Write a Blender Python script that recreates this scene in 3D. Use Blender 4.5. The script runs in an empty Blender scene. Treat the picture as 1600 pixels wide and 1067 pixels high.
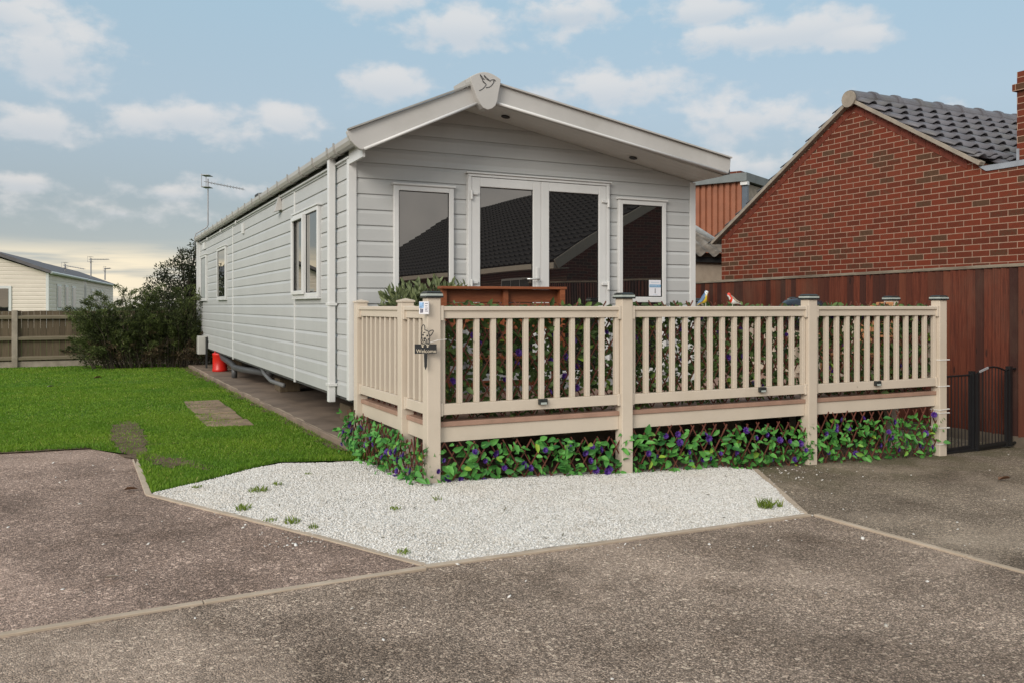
import bpy, bmesh, math, random
import numpy as np
from mathutils import Vector, Matrix

random.seed(7)
rng = np.random.default_rng(11)
sc = bpy.context.scene
COL = sc.collection
R = math.radians
EYE = 1.36                      # eye height above the nominal ground at the origin


def H(h):                       # height given relative to the eye -> world Z
    return h + EYE

# ------------------------------------------------------------------ camera
cam_d = bpy.data.cameras.new('camera')
cam_d.lens = 30.26
cam_d.sensor_width = 36.0
cam_d.shift_y = -0.0341
cam_d.clip_start = 0.05
cam_d.clip_end = 3000
cam = bpy.data.objects.new('camera', cam_d)
COL.objects.link(cam)
YAW = 26.07
cam.location = (-2.18, -7.885, EYE)
cam.rotation_euler = (R(90), 0, R(-YAW))
sc.camera = cam

# ------------------------------------------------------------------ exposure, world, sun
sc.view_settings.view_transform = 'Standard'
sc.view_settings.look = 'None'
sc.view_settings.exposure = 0.35
sc.view_settings.gamma = 1.0
sc.view_settings.use_curve_mapping = False

SUN_EL, SUN_AZ = 27.0, 234.0     # azimuth clockwise from +Y (behind and left of the camera)
sun_d = bpy.data.lights.new('sun', 'SUN')
sun_d.energy = 2.0
sun_d.angle = R(30)
sun_d.color = (1.0, 0.93, 0.84)
sun = bpy.data.objects.new('sun', sun_d)
COL.objects.link(sun)
sdir = Vector((math.sin(R(SUN_AZ)) * math.cos(R(SUN_EL)), math.cos(R(SUN_AZ)) * math.cos(R(SUN_EL)), math.sin(R(SUN_EL))))
sun.rotation_euler = sdir.to_track_quat('Z', 'Y').to_euler()


def world():
    w = bpy.data.worlds.new('World')
    sc.world = w
    w.use_nodes = True
    nt = w.node_tree
    nt.nodes.clear()
    N = nt.nodes.new
    L = nt.links.new

    def val(x):
        return x

    def M(op, a, b=None, c=None, clamp=False):
        n = N('ShaderNodeMath')
        n.operation = op
        n.use_clamp = clamp
        for i, v in enumerate((a, b, c)):
            if v is None:
                continue
            if isinstance(v, (int, float)):
                n.inputs[i].default_value = v
            else:
                L(v, n.inputs[i])
        return n.outputs[0]

    def smooth(x, a, b):
        n = N('ShaderNodeMapRange')
        n.interpolation_type = 'SMOOTHSTEP'
        L(x, n.inputs[0])
        n.inputs[1].default_value = a
        n.inputs[2].default_value = b
        return n.outputs[0]

    def mixc(f, a, b):
        n = N('ShaderNodeMix')
        n.data_type = 'RGBA'
        if isinstance(f, (int, float)):
            n.inputs[0].default_value = f
        else:
            L(f, n.inputs[0])
        for i, v in ((6, a), (7, b)):
            if isinstance(v, tuple):
                n.inputs[i].default_value = (*v, 1)
            else:
                L(v, n.inputs[i])
        return n.outputs[2]

    tc = N('ShaderNodeTexCoord')
    d = tc.outputs['Generated']
    sep = N('ShaderNodeSeparateXYZ')
    L(d, sep.inputs[0])
    x, y, z = sep.outputs
    el = M('ARCSINE', M('MINIMUM', M('MAXIMUM', z, -1.0), 1.0))
    az = M('ARCTAN2', x, y)              # 0 = +Y, positive towards +X
    sky = N('ShaderNodeTexSky')
    sky.sky_type = 'NISHITA'
    sky.sun_disc = False
    sky.sun_elevation = R(SUN_EL)
    sky.sun_rotation = R(SUN_AZ)
    sky.air_density = 1.0
    sky.dust_density = 1.2
    sky.ozone_density = 1.4
    sk = N('ShaderNodeVectorMath')
    sk.operation = 'SCALE'
    L(sky.outputs[0], sk.inputs[0])
    sk.inputs['Scale'].default_value = 0.085
    # high thin overcast veil over the blue, thicker to the horizon
    veil_c = N('ShaderNodeValToRGB')
    L(M('MULTIPLY', el, 1 / 1.5708), veil_c.inputs[0])
    cr = veil_c.color_ramp
    cr.elements[0].position = 0.0
    cr.elements[0].color = (0.40, 0.40, 0.40, 1)
    cr.elements[1].position = 1.0
    cr.elements[1].color = (0.50, 0.60, 0.68, 1)
    e = cr.elements.new(0.07)
    e.color = (0.325, 0.365, 0.385, 1)
    e = cr.elements.new(0.14)
    e.color = (0.39, 0.485, 0.545, 1)
    e = cr.elements.new(0.25)
    e.color = (0.36, 0.53, 0.63, 1)
    base = mixc(0.72, sk.outputs[0], veil_c.outputs[0])
    # warm light low in the west, under the cloud deck
    n1 = N('ShaderNodeTexNoise')
    cmb = N('ShaderNodeCombineXYZ')
    L(M('MULTIPLY', az, 5.0), cmb.inputs[0])
    L(M('MULTIPLY', el, 60.0), cmb.inputs[1])
    L(cmb.outputs[0], n1.inputs['Vector'])
    n1.inputs['Scale'].default_value = 1.0
    n1.inputs['Detail'].default_value = 4
    low = M('SUBTRACT', 1.0, smooth(el, 0.045, 0.075))
    west = M('SUBTRACT', 1.0, smooth(az, 0.02, 0.22))
    streak = smooth(n1.outputs[0], 0.36, 0.56)
    glow_f = M('MULTIPLY', M('MULTIPLY', low, west), M('ADD', M('MULTIPLY', streak, 0.85), 0.1))
    base = mixc(glow_f, base, (0.80, 0.70, 0.52))
    # cumulus: soft ellipses in azimuth / elevation broken up by noise
    blobs = [(85, 80, 95, 62, 1.0), (30, 22, 90, 30, .85), (55, 192, 92, 32, .95), (215, 190, 62, 30, 1.0), (300, 182, 75, 26, 1.0),
             (440, 190, 48, 28, .8), (390, 212, 60, 20, .5), (603, 132, 62, 32, 1.0), (600, 5, 70, 30, .8), (715, 45, 120, 34, .9), (900, 18, 110, 26, .8),
             (945, 140, 120, 34, .95), (1165, 188, 125, 38, .8), (1120, 62, 95, 24, .9), (1245, 48, 110, 32, 1.0),
             (1345, 62, 70, 20, .9), (1100, 20, 90, 22, .8), (40, 286, 58, 16, .8), (265, 302, 70, 14, .55), (420, 300, 90, 16, .4),
             (1480, 168, 40, 8, .4), (1180, 260, 90, 20, .45), (880, 20, 60, 20, .4), (150, 330, 120, 16, .3)]
    nz = N('ShaderNodeTexNoise')
    cm2 = N('ShaderNodeCombineXYZ')
    L(M('MULTIPLY', az, 14.0), cm2.inputs[0])
    L(M('MULTIPLY', el, 22.0), cm2.inputs[1])
    L(cm2.outputs[0], nz.inputs['Vector'])
    nz.inputs['Scale'].default_value = 1.0
    nz.inputs['Detail'].default_value = 7
    nz.inputs['Roughness'].default_value = 0.58
    nzf = N('ShaderNodeTexNoise')
    L(cm2.outputs[0], nzf.inputs['Vector'])
    nzf.inputs['Scale'].default_value = 2.6
    nzf.inputs['Detail'].default_value = 6
    tot = None
    shade = None
    for (px, py, rx, ry, amp) in blobs:
        u = (px - 800) / 1345.0
        v = (479 - py) / 1345.0
        a0 = math.atan(u) + R(YAW)
        e0 = math.atan(v * math.cos(math.atan(u)))
        k = math.cos(math.atan(u))
        sa = rx / 1345.0 * k * k * 1.05
        se = ry / 1345.0 * k * 1.05
        dx = M('MULTIPLY', M('SUBTRACT', az, a0), 1 / sa)
        dy = M('MULTIPLY', M('SUBTRACT', el, e0), 1 / se)
        # flatter underside, billowing top
        r2 = M('ADD', M('MULTIPLY', dx, dx), M('MULTIPLY', dy, dy))
        g = M('MULTIPLY', M('SUBTRACT', 1.0, M('SQRT', r2)), amp)
        g = M('MAXIMUM', g, -1.0)
        tot = g if tot is None else M('MAXIMUM', tot, g)
        s = M('MULTIPLY', M('MAXIMUM', M('SUBTRACT', 1.1, r2), 0.0), dy)
        shade = s if shade is None else M('ADD', shade, s)
    nn = M('MULTIPLY', M('SUBTRACT', nz.outputs[0], 0.5), 2.6)
    nn = M('ADD', nn, M('MULTIPLY', M('SUBTRACT', nzf.outputs[0], 0.5), 1.3))
    dens = smooth(M('ADD', tot, nn), -0.22, 0.62)
    cloud_c = mixc(smooth(shade, -0.8, 0.7), (0.50, 0.52, 0.55), (0.67, 0.635, 0.61))
    # fill-light cloud for the unseen part of the sky behind the camera
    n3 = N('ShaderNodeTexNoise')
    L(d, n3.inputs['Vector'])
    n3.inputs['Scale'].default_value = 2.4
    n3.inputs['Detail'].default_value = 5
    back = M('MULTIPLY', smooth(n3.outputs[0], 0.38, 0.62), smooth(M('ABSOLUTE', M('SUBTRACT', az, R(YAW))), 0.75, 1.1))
    col = mixc(M('MULTIPLY', dens, 0.68), base, cloud_c)
    # broken overcast overhead and behind, brightened out of view to add fill light
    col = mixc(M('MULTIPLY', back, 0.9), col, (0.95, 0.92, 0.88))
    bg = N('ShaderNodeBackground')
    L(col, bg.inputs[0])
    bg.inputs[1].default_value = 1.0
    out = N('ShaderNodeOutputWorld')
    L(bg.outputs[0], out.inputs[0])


world()

# ------------------------------------------------------------------ material helpers


class NT:
    def __init__(self, name):
        m = bpy.data.materials.new(name)
        m.use_nodes = True
        self.m = m
        self.nt = m.node_tree
        self.nt.nodes.clear()
        self.p = self.n('ShaderNodeBsdfPrincipled')
        self.o = self.n('ShaderNodeOutputMaterial')
        self.l(self.p.outputs[0], self.o.inputs[0])
        self.tc = self.n('ShaderNodeTexCoord')

    def n(self, t):
        return self.nt.nodes.new(t)

    def l(self, a, b):
        self.nt.links.new(a, b)

    def set(self, sock, v):
        if hasattr(v, 'is_output'):
            self.l(v, sock)
        elif isinstance(v, (tuple, list)):
            sock.default_value = (*v, 1) if len(v) == 3 and sock.type == 'RGBA' else v
        else:
            sock.default_value = v

    def obj(self, scale=(1, 1, 1), rot=(0, 0, 0)):
        mp = self.n('ShaderNodeMapping')
        mp.inputs['Scale'].default_value = scale
        mp.inputs['Rotation'].default_value = rot
        self.l(self.tc.outputs['Object'], mp.inputs[0])
        return mp.outputs[0]

    def noise(self, scale, detail=4, vec=None, rough=0.55, dist=0):
        t = self.n('ShaderNodeTexNoise')
        t.inputs['Scale'].default_value = scale
        t.inputs['Detail'].default_value = detail
        t.inputs['Roughness'].default_value = rough
        t.inputs['Distortion'].default_value = dist
        self.l(vec if vec is not None else self.tc.outputs['Object'], t.inputs['Vector'])
        return t.outputs[0]

    def voro(self, scale, feature='F1', vec=None, out=0):
        t = self.n('ShaderNodeTexVoronoi')
        t.feature = feature
        t.inputs['Scale'].default_value = scale
        self.l(vec if vec is not None else self.tc.outputs['Object'], t.inputs['Vector'])
        return t.outputs[out]

    def math(self, op, a, b=0.0, clamp=False):
        t = self.n('ShaderNodeMath')
        t.operation = op
        t.use_clamp = clamp
        self.set(t.inputs[0], a)
        self.set(t.inputs[1], b)
        return t.outputs[0]

    def ramp(self, f, stops):
        t = self.n('ShaderNodeValToRGB')
        cr = t.color_ramp
        while len(cr.elements) < len(stops):
            cr.elements.new(0.5)
        for e, (p, c) in zip(cr.elements, stops):
            e.position = p
            e.color = (*c, 1) if not isinstance(c, (int, float)) else (c, c, c, 1)
        self.l(f, t.inputs[0])
        return t.outputs[0]

    def mix(self, f, a, b, mode='MIX'):
        t = self.n('ShaderNodeMix')
        t.data_type = 'RGBA'
        t.blend_type = mode
        self.set(t.inputs[0], f)
        self.set(t.inputs[6], a)
        self.set(t.inputs[7], b)
        return t.outputs[2]

    def island(self):
        return self.n('ShaderNodeNewGeometry').outputs['Random Per Island']

    def bump(self, h, strength=0.3, dist=0.01):
        t = self.n('ShaderNodeBump')
        t.inputs['Strength'].default_value = strength
        t.inputs['Distance'].default_value = dist
        self.l(h, t.inputs['Height'])
        self.l(t.outputs[0], self.p.inputs['Normal'])

    def base(self, c):
        self.set(self.p.inputs['Base Color'], c)

    def rough(self, r):
        self.set(self.p.inputs['Roughness'], r)

    def spec(self, s):
        self.p.inputs['Specular IOR Level'].default_value = s


def scl(c, k):
    return tuple(min(1, x * k) for x in c)


def m_plain(name, c, rough=0.5, var=0.12, scale=6, bump=0.0, bscale=80, metal=0, spec=0.4, dirt=None, dirt_amt=0.4):
    t = NT(name)
    n = t.noise(scale, 5)
    col = t.ramp(n, [(0.3, scl(c, 1 - var)), (0.7, scl(c, 1 + var))])
    if dirt:
        g = t.noise(scale * .37, 6, rough=.7)
        f = t.math('MULTIPLY', t.ramp(g, [(0.5, 0.0), (0.75, 1.0)]), dirt_amt)
        col = t.mix(f, col, dirt)
    t.base(col)
    t.rough(rough)
    t.spec(spec)
    t.p.inputs['Metallic'].default_value = metal
    if bump:
        t.bump(t.noise(bscale, 4), bump, 0.004)
    return t.m


def m_clad(name, c):
    t = NT(name)
    g = t.noise(1, 4, t.obj((2.5, 2.5, 40)))
    big = t.noise(1.3, 4)
    col = t.ramp(big, [(0.3, scl(c, 0.95)), (0.7, scl(c, 1.04))])
    col = t.mix(t.math('MULTIPLY', t.ramp(g, [(0.35, 0.0), (0.7, 1.0)]), 0.10), col, scl(c, 0.72))
    runs = t.noise(1, 5, t.obj((9, 9, 0.5)), rough=.7)
    col = t.mix(t.math('MULTIPLY', t.ramp(runs, [(0.55, 0.0), (0.8, 1.0)]), 0.22), col, scl((0.9, 0.88, 0.8), c[0] * .75))
    t.base(col)
    t.rough(0.42)
    t.spec(0.35)
    t.bump(t.noise(1, 5, t.obj((30, 30, 160))), 0.06, 0.003)
    return t.m


def m_wood(name, c1, c2, grain=(3, 60, 60), rough=0.65, bump=0.25, spread=0.5, island=0.25):
    t = NT(name)
    g = t.noise(1, 6, t.obj(grain), rough=.65, dist=.4)
    col = t.ramp(g, [(0.5 - spread * .4, c1), (0.5 + spread * .4, c2)])
    if island:
        col = t.mix(t.ramp(t.island(), [(0, 0.0), (1, island)]), col, scl(c1, 0.5))
    t.base(col)
    t.rough(rough)
    t.spec(0.25)
    t.bump(g, bump, 0.004)
    return t.m


def m_leaf(name, c1, c2, c3=None, rough=0.5, trans=0.25):
    t = NT(name)
    i = t.island()
    stops = [(0.0, c1), (0.7, c2)]
    if c3:
        stops += [(0.93, c2), (1.0, c3)]
    col = t.ramp(i, stops)
    t.base(col)
    t.rough(rough)
    t.spec(0.3)
    tr = t.n('ShaderNodeBsdfTranslucent')
    t.l(col, tr.inputs[0])
    mx = t.n('ShaderNodeMixShader')
    mx.inputs[0].default_value = trans
    t.l(t.p.outputs[0], mx.inputs[1])
    t.l(tr.outputs[0], mx.inputs[2])
    t.l(mx.outputs[0], t.o.inputs[0])
    return t.m


def m_glass(name, tint=(0.86, 0.80, 0.74), body=(0.012, 0.012, 0.013), ior=1.9, add=0.12, wavy=0.0012):
    t = NT(name)
    t.base(body)
    t.rough(0.25)
    t.spec(0.0)
    gl = t.n('ShaderNodeBsdfGlossy')
    gl.inputs['Color'].default_value = (*tint, 1)
    gl.inputs['Roughness'].default_value = 0.0
    b = t.n('ShaderNodeBump')
    b.inputs['Strength'].default_value = 1.0
    b.inputs['Distance'].default_value = wavy
    t.l(t.noise(1.6, 1, rough=.3), b.inputs['Height'])
    t.l(b.outputs[0], gl.inputs['Normal'])
    fr = t.n('ShaderNodeFresnel')
    fr.inputs[0].default_value = ior
    f = t.math('ADD', fr.outputs[0], add, True)
    mx = t.n('ShaderNodeMixShader')
    t.l(f, mx.inputs[0])
    t.l(t.p.outputs[0], mx.inputs[1])
    t.l(gl.outputs[0], mx.inputs[2])
    t.l(mx.outputs[0], t.o.inputs[0])
    return t.m


def m_tarmac(name, c, warm, moss=None, light=0.55):
    t = NT(name)
    v = t.n('ShaderNodeTexVoronoi')
    v.inputs['Scale'].default_value = 150
    t.l(t.tc.outputs['Object'], v.inputs['Vector'])
    v2 = t.n('ShaderNodeTexVoronoi')
    v2.inputs['Scale'].default_value = 75
    t.l(t.tc.outputs['Object'], v2.inputs['Vector'])
    sep = t.n('ShaderNodeSeparateColor')
    t.l(v.outputs['Color'], sep.inputs[0])
    stone = t.ramp(sep.outputs[0], [(0.0, scl(c, 0.42)), (0.4, scl(c, 0.9)), (0.8, scl(warm, 1.15)), (1.0, scl(warm, 1.75))])
    edge = t.ramp(v.outputs['Distance'], [(0.25, 1.0), (0.62, 0.35)])
    col = t.mix(0.8, stone, edge, 'MULTIPLY')
    sep2 = t.n('ShaderNodeSeparateColor')
    t.l(v2.outputs['Color'], sep2.inputs[0])
    col = t.mix(t.math('MULTIPLY', t.ramp(sep2.outputs[1], [(0.86, 0.0), (0.93, 1.0)]), 0.45), col, scl(c, 0.4))
    col = t.mix(t.math('MULTIPLY', t.ramp(sep2.outputs[2], [(0.955, 0.0), (0.975, 1.0)]), light), col, scl(warm, 1.9))
    big = t.noise(0.9, 6, rough=.62)
    col = t.mix(1.0, col, t.ramp(big, [(0.34, (.62, .60, .58)), (0.64, (1.20, 1.19, 1.18))]), 'MULTIPLY')
    pat = t.noise(2.6, 6, rough=.7)
    col = t.mix(1.0, col, t.ramp(pat, [(0.50, (1, 1, 1)), (0.74, (.66, .63, .60))]), 'MULTIPLY')
    dust = t.noise(.55, 5, rough=.6, dist=.6)
    col = t.mix(t.math('MULTIPLY', t.ramp(dust, [(0.52, 0.0), (0.70, 1.0)]), 0.45), col, scl(warm, 1.35))
    mid = t.noise(48, 4, rough=.7)
    col = t.mix(1.0, col, t.ramp(mid, [(0.34, (.70, .68, .66)), (0.60, (1.10, 1.10, 1.10))]), 'MULTIPLY')
    if moss:
        mcol, (my0, my1), (mx0, mx1) = moss
        s = t.n('ShaderNodeSeparateXYZ')
        t.l(t.tc.outputs['Object'], s.inputs[0])
        f = t.n('ShaderNodeMapRange')
        t.l(s.outputs[1], f.inputs[0])
        f.inputs[1].default_value = my0
        f.inputs[2].default_value = my1
        g = t.math('MULTIPLY', f.outputs[0], t.ramp(t.noise(1.8, 6, rough=.65), [(0.40, 0.0), (0.62, 1.0)]))
        col = t.mix(t.math('MULTIPLY', g, 0.75), col, mcol)
    t.base(col)
    t.rough(0.9)
    t.spec(0.2)
    hh = t.math('ADD', t.math('MULTIPLY', v.outputs['Distance'], -1.0), t.math('MULTIPLY', t.noise(40, 3), 0.6))
    t.bump(hh, 0.9, 0.008)
    return t.m


def m_brick(name, c1=(0.138, 0.029, 0.014), c2=(0.100, 0.025, 0.013), c3=(0.092, 0.048, 0.027), mortar=(0.36, 0.235, 0.17), axis='YZ'):
    t = NT(name)
    s = t.n('ShaderNodeSeparateXYZ')
    t.l(t.tc.outputs['Object'], s.inputs[0])
    cb = t.n('ShaderNodeCombineXYZ')
    t.l(s.outputs['Y' if axis[0] == 'Y' else 'X'], cb.inputs[0])
    t.l(s.outputs['Z'], cb.inputs[1])
    b = t.n('ShaderNodeTexBrick')
    b.offset = 0.5
    t.l(cb.outputs[0], b.inputs['Vector'])
    b.inputs['Color1'].default_value = (0, 0, 0, 1)
    b.inputs['Color2'].default_value = (1, 1, 1, 1)
    b.inputs['Mortar'].default_value = (0.5, 0.5, 0.5, 1)
    b.inputs['Scale'].default_value = 1.0
    b.inputs['Brick Width'].default_value = 0.225
    b.inputs['Row Height'].default_value = 0.075
    b.inputs['Mortar Size'].default_value = 0.0050
    b.inputs['Mortar Smooth'].default_value = 0.15
    b.inputs['Bias'].default_value = 0.0
    fine = t.noise(28, 5, rough=.7)
    sepb = t.n('ShaderNodeSeparateColor')
    t.l(b.outputs['Color'], sepb.inputs[0])
    vv = t.math('ADD', sepb.outputs[0], t.math('MULTIPLY', t.math('SUBTRACT', fine, 0.5), 0.5), True)
    col = t.ramp(vv, [(0.0, c2), (0.25, c1), (0.6, scl(c1, 1.2)), (0.84, c2), (0.96, scl(c3, .85)), (1.0, c3)])
    pale = t.noise(1.1, 5)
    col = t.mix(t.math('MULTIPLY', t.ramp(pale, [(0.5, 0.0), (0.8, 1.0)]), 0.25), col, scl(c3, 1.2))
    smut = t.noise(7, 4, t.obj((1, 1, 2.2)), rough=.6)
    col = t.mix(t.math('MULTIPLY', t.ramp(smut, [(0.56, 0.0), (0.68, 1.0)]), 0.55), col, c3)
    mcol = t.ramp(t.noise(9, 4), [(0.3, scl(mortar, 0.8)), (0.7, scl(mortar, 1.1))])
    col = t.mix(b.outputs['Fac'], col, mcol)
    t.base(col)
    t.rough(0.85)
    t.spec(0.2)
    hgt = t.math('ADD', t.math('MULTIPLY', b.outputs['Fac'], -1.0), t.math('MULTIPLY', fine, 0.35))
    t.bump(hgt, 0.5, 0.008)
    return t.m


# ------------------------------------------------------------------ mesh helpers
class MB:
    def __init__(self):
        self.v = []
        self.f = []
        self.fm = []
        self.mi = 0

    def add(self, vs, fs):
        o = len(self.v)
        self.v += [tuple(v) for v in vs]
        self.f += [tuple(i + o for i in f) for f in fs]
        self.fm += [self.mi] * len(fs)
        return self

    def box(self, x0, y0, z0, x1, y1, z1):
        vs = [(x, y, z) for z in (z0, z1) for y in (y0, y1) for x in (x0, x1)]
        return self.add(vs, [(0, 2, 3, 1), (4, 5, 7, 6), (0, 1, 5, 4), (2, 6, 7, 3), (0, 4, 6, 2), (1, 3, 7, 5)])

    def beam(self, p0, p1, w, h, up=(0, 0, 1)):
        p0, p1 = Vector(p0), Vector(p1)
        d = (p1 - p0).normalized()
        u = Vector(up)
        s = d.cross(u)
        if s.length < 1e-5:
            s = d.cross(Vector((1, 0, 0)))
        s.normalize()
        u = s.cross(d).normalized()
        vs = []
        for p in (p0, p1):
            for a, b in ((-1, -1), (1, -1), (1, 1), (-1, 1)):
                vs.append(p + s * (a * w / 2) + u * (b * h / 2))
        return self.add(vs, [(3, 2, 1, 0), (4, 5, 6, 7), (0, 1, 5, 4), (1, 2, 6, 5), (2, 3, 7, 6), (3, 0, 4, 7)])

    def tube(self, pts, r, n=8, cap=True):
        pts = [Vector(p) for p in pts]
        rs = r if isinstance(r, (list, tuple)) else [r] * len(pts)
        vs = []
        prev = None
        for i, p in enumerate(pts):
            if i == 0:
                d = pts[1] - pts[0]
            elif i == len(pts) - 1:
                d = pts[-1] - pts[-2]
            else:
                d = (pts[i + 1] - pts[i]).normalized() + (pts[i] - pts[i - 1]).normalized()
            d.normalize()
            if prev is None:
                a = Vector((0, 0, 1)) if abs(d.z) < 0.9 else Vector((1, 0, 0))
                s = d.cross(a).normalized()
            else:
                s = (prev - d * prev.dot(d)).normalized()
            prev = s
            u = s.cross(d)
            for k in range(n):
                t = 2 * math.pi * k / n
                vs.append(p + (s * math.cos(t) + u * math.sin(t)) * rs[i])
        fs = []
        for i in range(len(pts) - 1):
            for k in range(n):
                a, b = i * n + k, i * n + (k + 1) % n
                fs.append((a, a + n, b + n, b))
        if cap:
            fs.append(tuple(range(n)))
            fs.append(tuple(range((len(pts) - 1) * n, len(pts) * n))[::-1])
        return self.add(vs, fs)

    def prism(self, poly, fn, a, b):
        """poly: 2-D outline; fn(u, v, t) -> 3-D; extruded from t=a to t=b"""
        n = len(poly)
        vs = [fn(u, v, a) for u, v in poly] + [fn(u, v, b) for u, v in poly]
        fs = [tuple(range(n))[::-1], tuple(range(n, 2 * n))]
        fs += [(i, (i + 1) % n, (i + 1) % n + n, i + n) for i in range(n)]
        return self.add(vs, fs)

    def lathe(self, prof, c=(0, 0, 0), n=20):
        vs = []
        for r, z in prof:
            for k in range(n):
                t = 2 * math.pi * k / n
                vs.append((c[0] + r * math.cos(t), c[1] + r * math.sin(t), c[2] + z))
        fs = []
        for i in range(len(prof) - 1):
            for k in range(n):
                a, b = i * n + k, i * n + (k + 1) % n
                fs.append((a, b, b + n, a + n))
        fs.append(tuple(range(n))[::-1])
        fs.append(tuple(range((len(prof) - 1) * n, len(prof) * n)))
        return self.add(vs, fs)

    def build(self, name, mat, parent=None, bevel=0.0, smooth=False, loc=None, normals=True):
        me = bpy.data.meshes.new(name)
        me.from_pydata(self.v, [], self.f)
        mats = mat if isinstance(mat, (list, tuple)) else [mat]
        for m in mats:
            me.materials.append(m)
        if len(mats) > 1:
            me.polygons.foreach_set('material_index', self.fm)
        if normals:
            bm = bmesh.new()
            bm.from_mesh(me)
            bmesh.ops.recalc_face_normals(bm, faces=bm.faces)
            bm.to_mesh(me)
            bm.free()
        if smooth:
            me.polygons.foreach_set('use_smooth', [True] * len(me.polygons))
        me.update()
        o = bpy.data.objects.new(name, me)
        COL.objects.link(o)
        if parent:
            o.parent = parent
        if loc:
            o.location = loc
        if bevel:
            b = o.modifiers.new('bevel', 'BEVEL')
            b.width = bevel
            b.segments = 2
            b.limit_method = 'ANGLE'
            b.angle_limit = R(40)
        return o


def fastmesh(name, V, F, mat, parent=None, smooth=False):
    V = np.asarray(V, np.float32).reshape(-1, 3)
    F = np.asarray(F, np.int32)
    me = bpy.data.meshes.new(name)
    me.vertices.add(len(V))
    me.vertices.foreach_set('co', V.ravel())
    k = F.shape[1]
    me.loops.add(F.size)
    me.loops.foreach_set('vertex_index', F.ravel())
    me.polygons.add(len(F))
    me.polygons.foreach_set('loop_start', np.arange(0, F.size, k, dtype=np.int32))
    me.polygons.foreach_set('loop_total', np.full(len(F), k, np.int32))
    if smooth:
        me.polygons.foreach_set('use_smooth', np.ones(len(F), bool))
    me.update(calc_edges=True)
    me.materials.append(mat)
    o = bpy.data.objects.new(name, me)
    COL.objects.link(o)
    if parent:
        o.parent = parent
    return o


def tag(o, label, cat, group=None, kind=None):
    o['label'] = label
    o['category'] = cat
    if group:
        o['group'] = group
    if kind:
        o['kind'] = kind
    return o


def struct(o, kind='structure'):
    o['kind'] = kind
    return o


def thing(name, label, cat, loc=(0, 0, 0), rz=0.0, group=None):
    o = bpy.data.objects.new(name, None)
    o.empty_display_size = 0.2
    COL.objects.link(o)
    o.location = loc
    o.rotation_euler = (0, 0, rz)
    return tag(o, label, cat, group)


def copy_obj(o, parent=None, loc=None):
    c = o.copy()
    COL.objects.link(c)
    if parent is not None:
        c.parent = parent
    if loc is not None:
        c.location = loc
    return c


def copy_tree(o, parent=None):
    c = copy_obj(o, parent)
    for ch in list(o.children):
        copy_tree(ch, c)
    return c


def text_mesh(name, body, size, mat, parent, M, depth=0.0006, sx=1.0, align='CENTER'):
    cu = bpy.data.curves.new(name, 'FONT')
    cu.body = body
    cu.size = size
    cu.align_x = align
    cu.align_y = 'CENTER'
    cu.extrude = depth
    cu.resolution_u = 3
    tmp = bpy.data.objects.new(name + '_source', cu)
    COL.objects.link(tmp)
    bpy.context.view_layer.update()
    dg = bpy.context.evaluated_depsgraph_get()
    me = bpy.data.meshes.new_from_object(tmp.evaluated_get(dg))
    bpy.data.objects.remove(tmp)
    me.transform(M @ Matrix.Diagonal((sx, 1, 1, 1)))
    me.materials.clear()
    me.materials.append(mat)
    o = bpy.data.objects.new(name, me)
    COL.objects.link(o)
    if parent:
        o.parent = parent
    return o


# leaf generator: folded six-vertex leaves, two quads each
def leaves(P, D, Nn, L, W, fold=0.25, droop=0.0):
    P = np.asarray(P, float)
    n = len(P)
    D = D / (np.linalg.norm(D, axis=1, keepdims=True) + 1e-9)
    Nn = Nn - D * (Nn * D).sum(1, keepdims=True)
    Nn = Nn / (np.linalg.norm(Nn, axis=1, keepdims=True) + 1e-9)
    S = np.cross(D, Nn)
    L = np.broadcast_to(np.asarray(L, float).reshape(-1, 1), (n, 1))
    W = np.broadcast_to(np.asarray(W, float).reshape(-1, 1), (n, 1))
    base = P
    tip = P + D * L - Nn * L * droop
    l1 = P + D * L * .28 - S * W * .42 + Nn * W * fold
    l2 = P + D * L * .66 - S * W * .36 + Nn * W * fold * .8 - Nn * L * droop * .4
    r1 = P + D * L * .28 + S * W * .42 + Nn * W * fold
    r2 = P + D * L * .66 + S * W * .36 + Nn * W * fold * .8 - Nn * L * droop * .4
    V = np.stack([base, l1, l2, tip, r2, r1], 1).reshape(-1, 3)
    i = np.arange(n)[:, None] * 6
    F = np.concatenate([i + np.array([[0, 3, 2, 1]]), i + np.array([[0, 5, 4, 3]])], 0)
    return V, F


def rdir(n):
    v = rng.normal(size=(n, 3))
    return v / np.linalg.norm(v, axis=1, keepdims=True)

# ------------------------------------------------------------------ materials
MT = {}
MT['clad'] = m_clad('white_cladding', (0.450, 0.455, 0.448))
MT['upvc'] = m_plain('white_plastic', (0.62, 0.62, 0.61), 0.32, 0.04, 3, dirt=(0.45, 0.44, 0.40), dirt_amt=.18)
MT['board'] = m_plain('bargeboard_plastic', (0.45, 0.435, 0.415), 0.35, 0.05, 3, dirt=(0.30, 0.28, 0.24), dirt_amt=.35)
MT['soffit'] = m_plain('soffit_plastic', (0.66, 0.66, 0.63), 0.45, 0.04, 3)
MT['glass'] = m_glass('dark_reflective_glass')
MT['sideglass'] = m_glass('side_glass', (0.92, 0.9, 0.86), (0.02, 0.02, 0.02), 2.3, 0.15, 0.0008)
MT['seal'] = m_plain('black_seal', (0.012, 0.012, 0.012), 0.5)
MT['rooftile_felt'] = m_plain('grey_roof_sheet', (0.12, 0.12, 0.125), 0.7, 0.2, 5)
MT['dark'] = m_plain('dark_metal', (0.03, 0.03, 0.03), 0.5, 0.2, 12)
MT['chassis'] = m_plain('chassis_steel', (0.07, 0.07, 0.072), 0.6, 0.3, 8, dirt=(0.10, 0.06, 0.04))
MT['pipe'] = m_plain('grey_pipe', (0.075, 0.075, 0.078), 0.45, 0.1)
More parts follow.
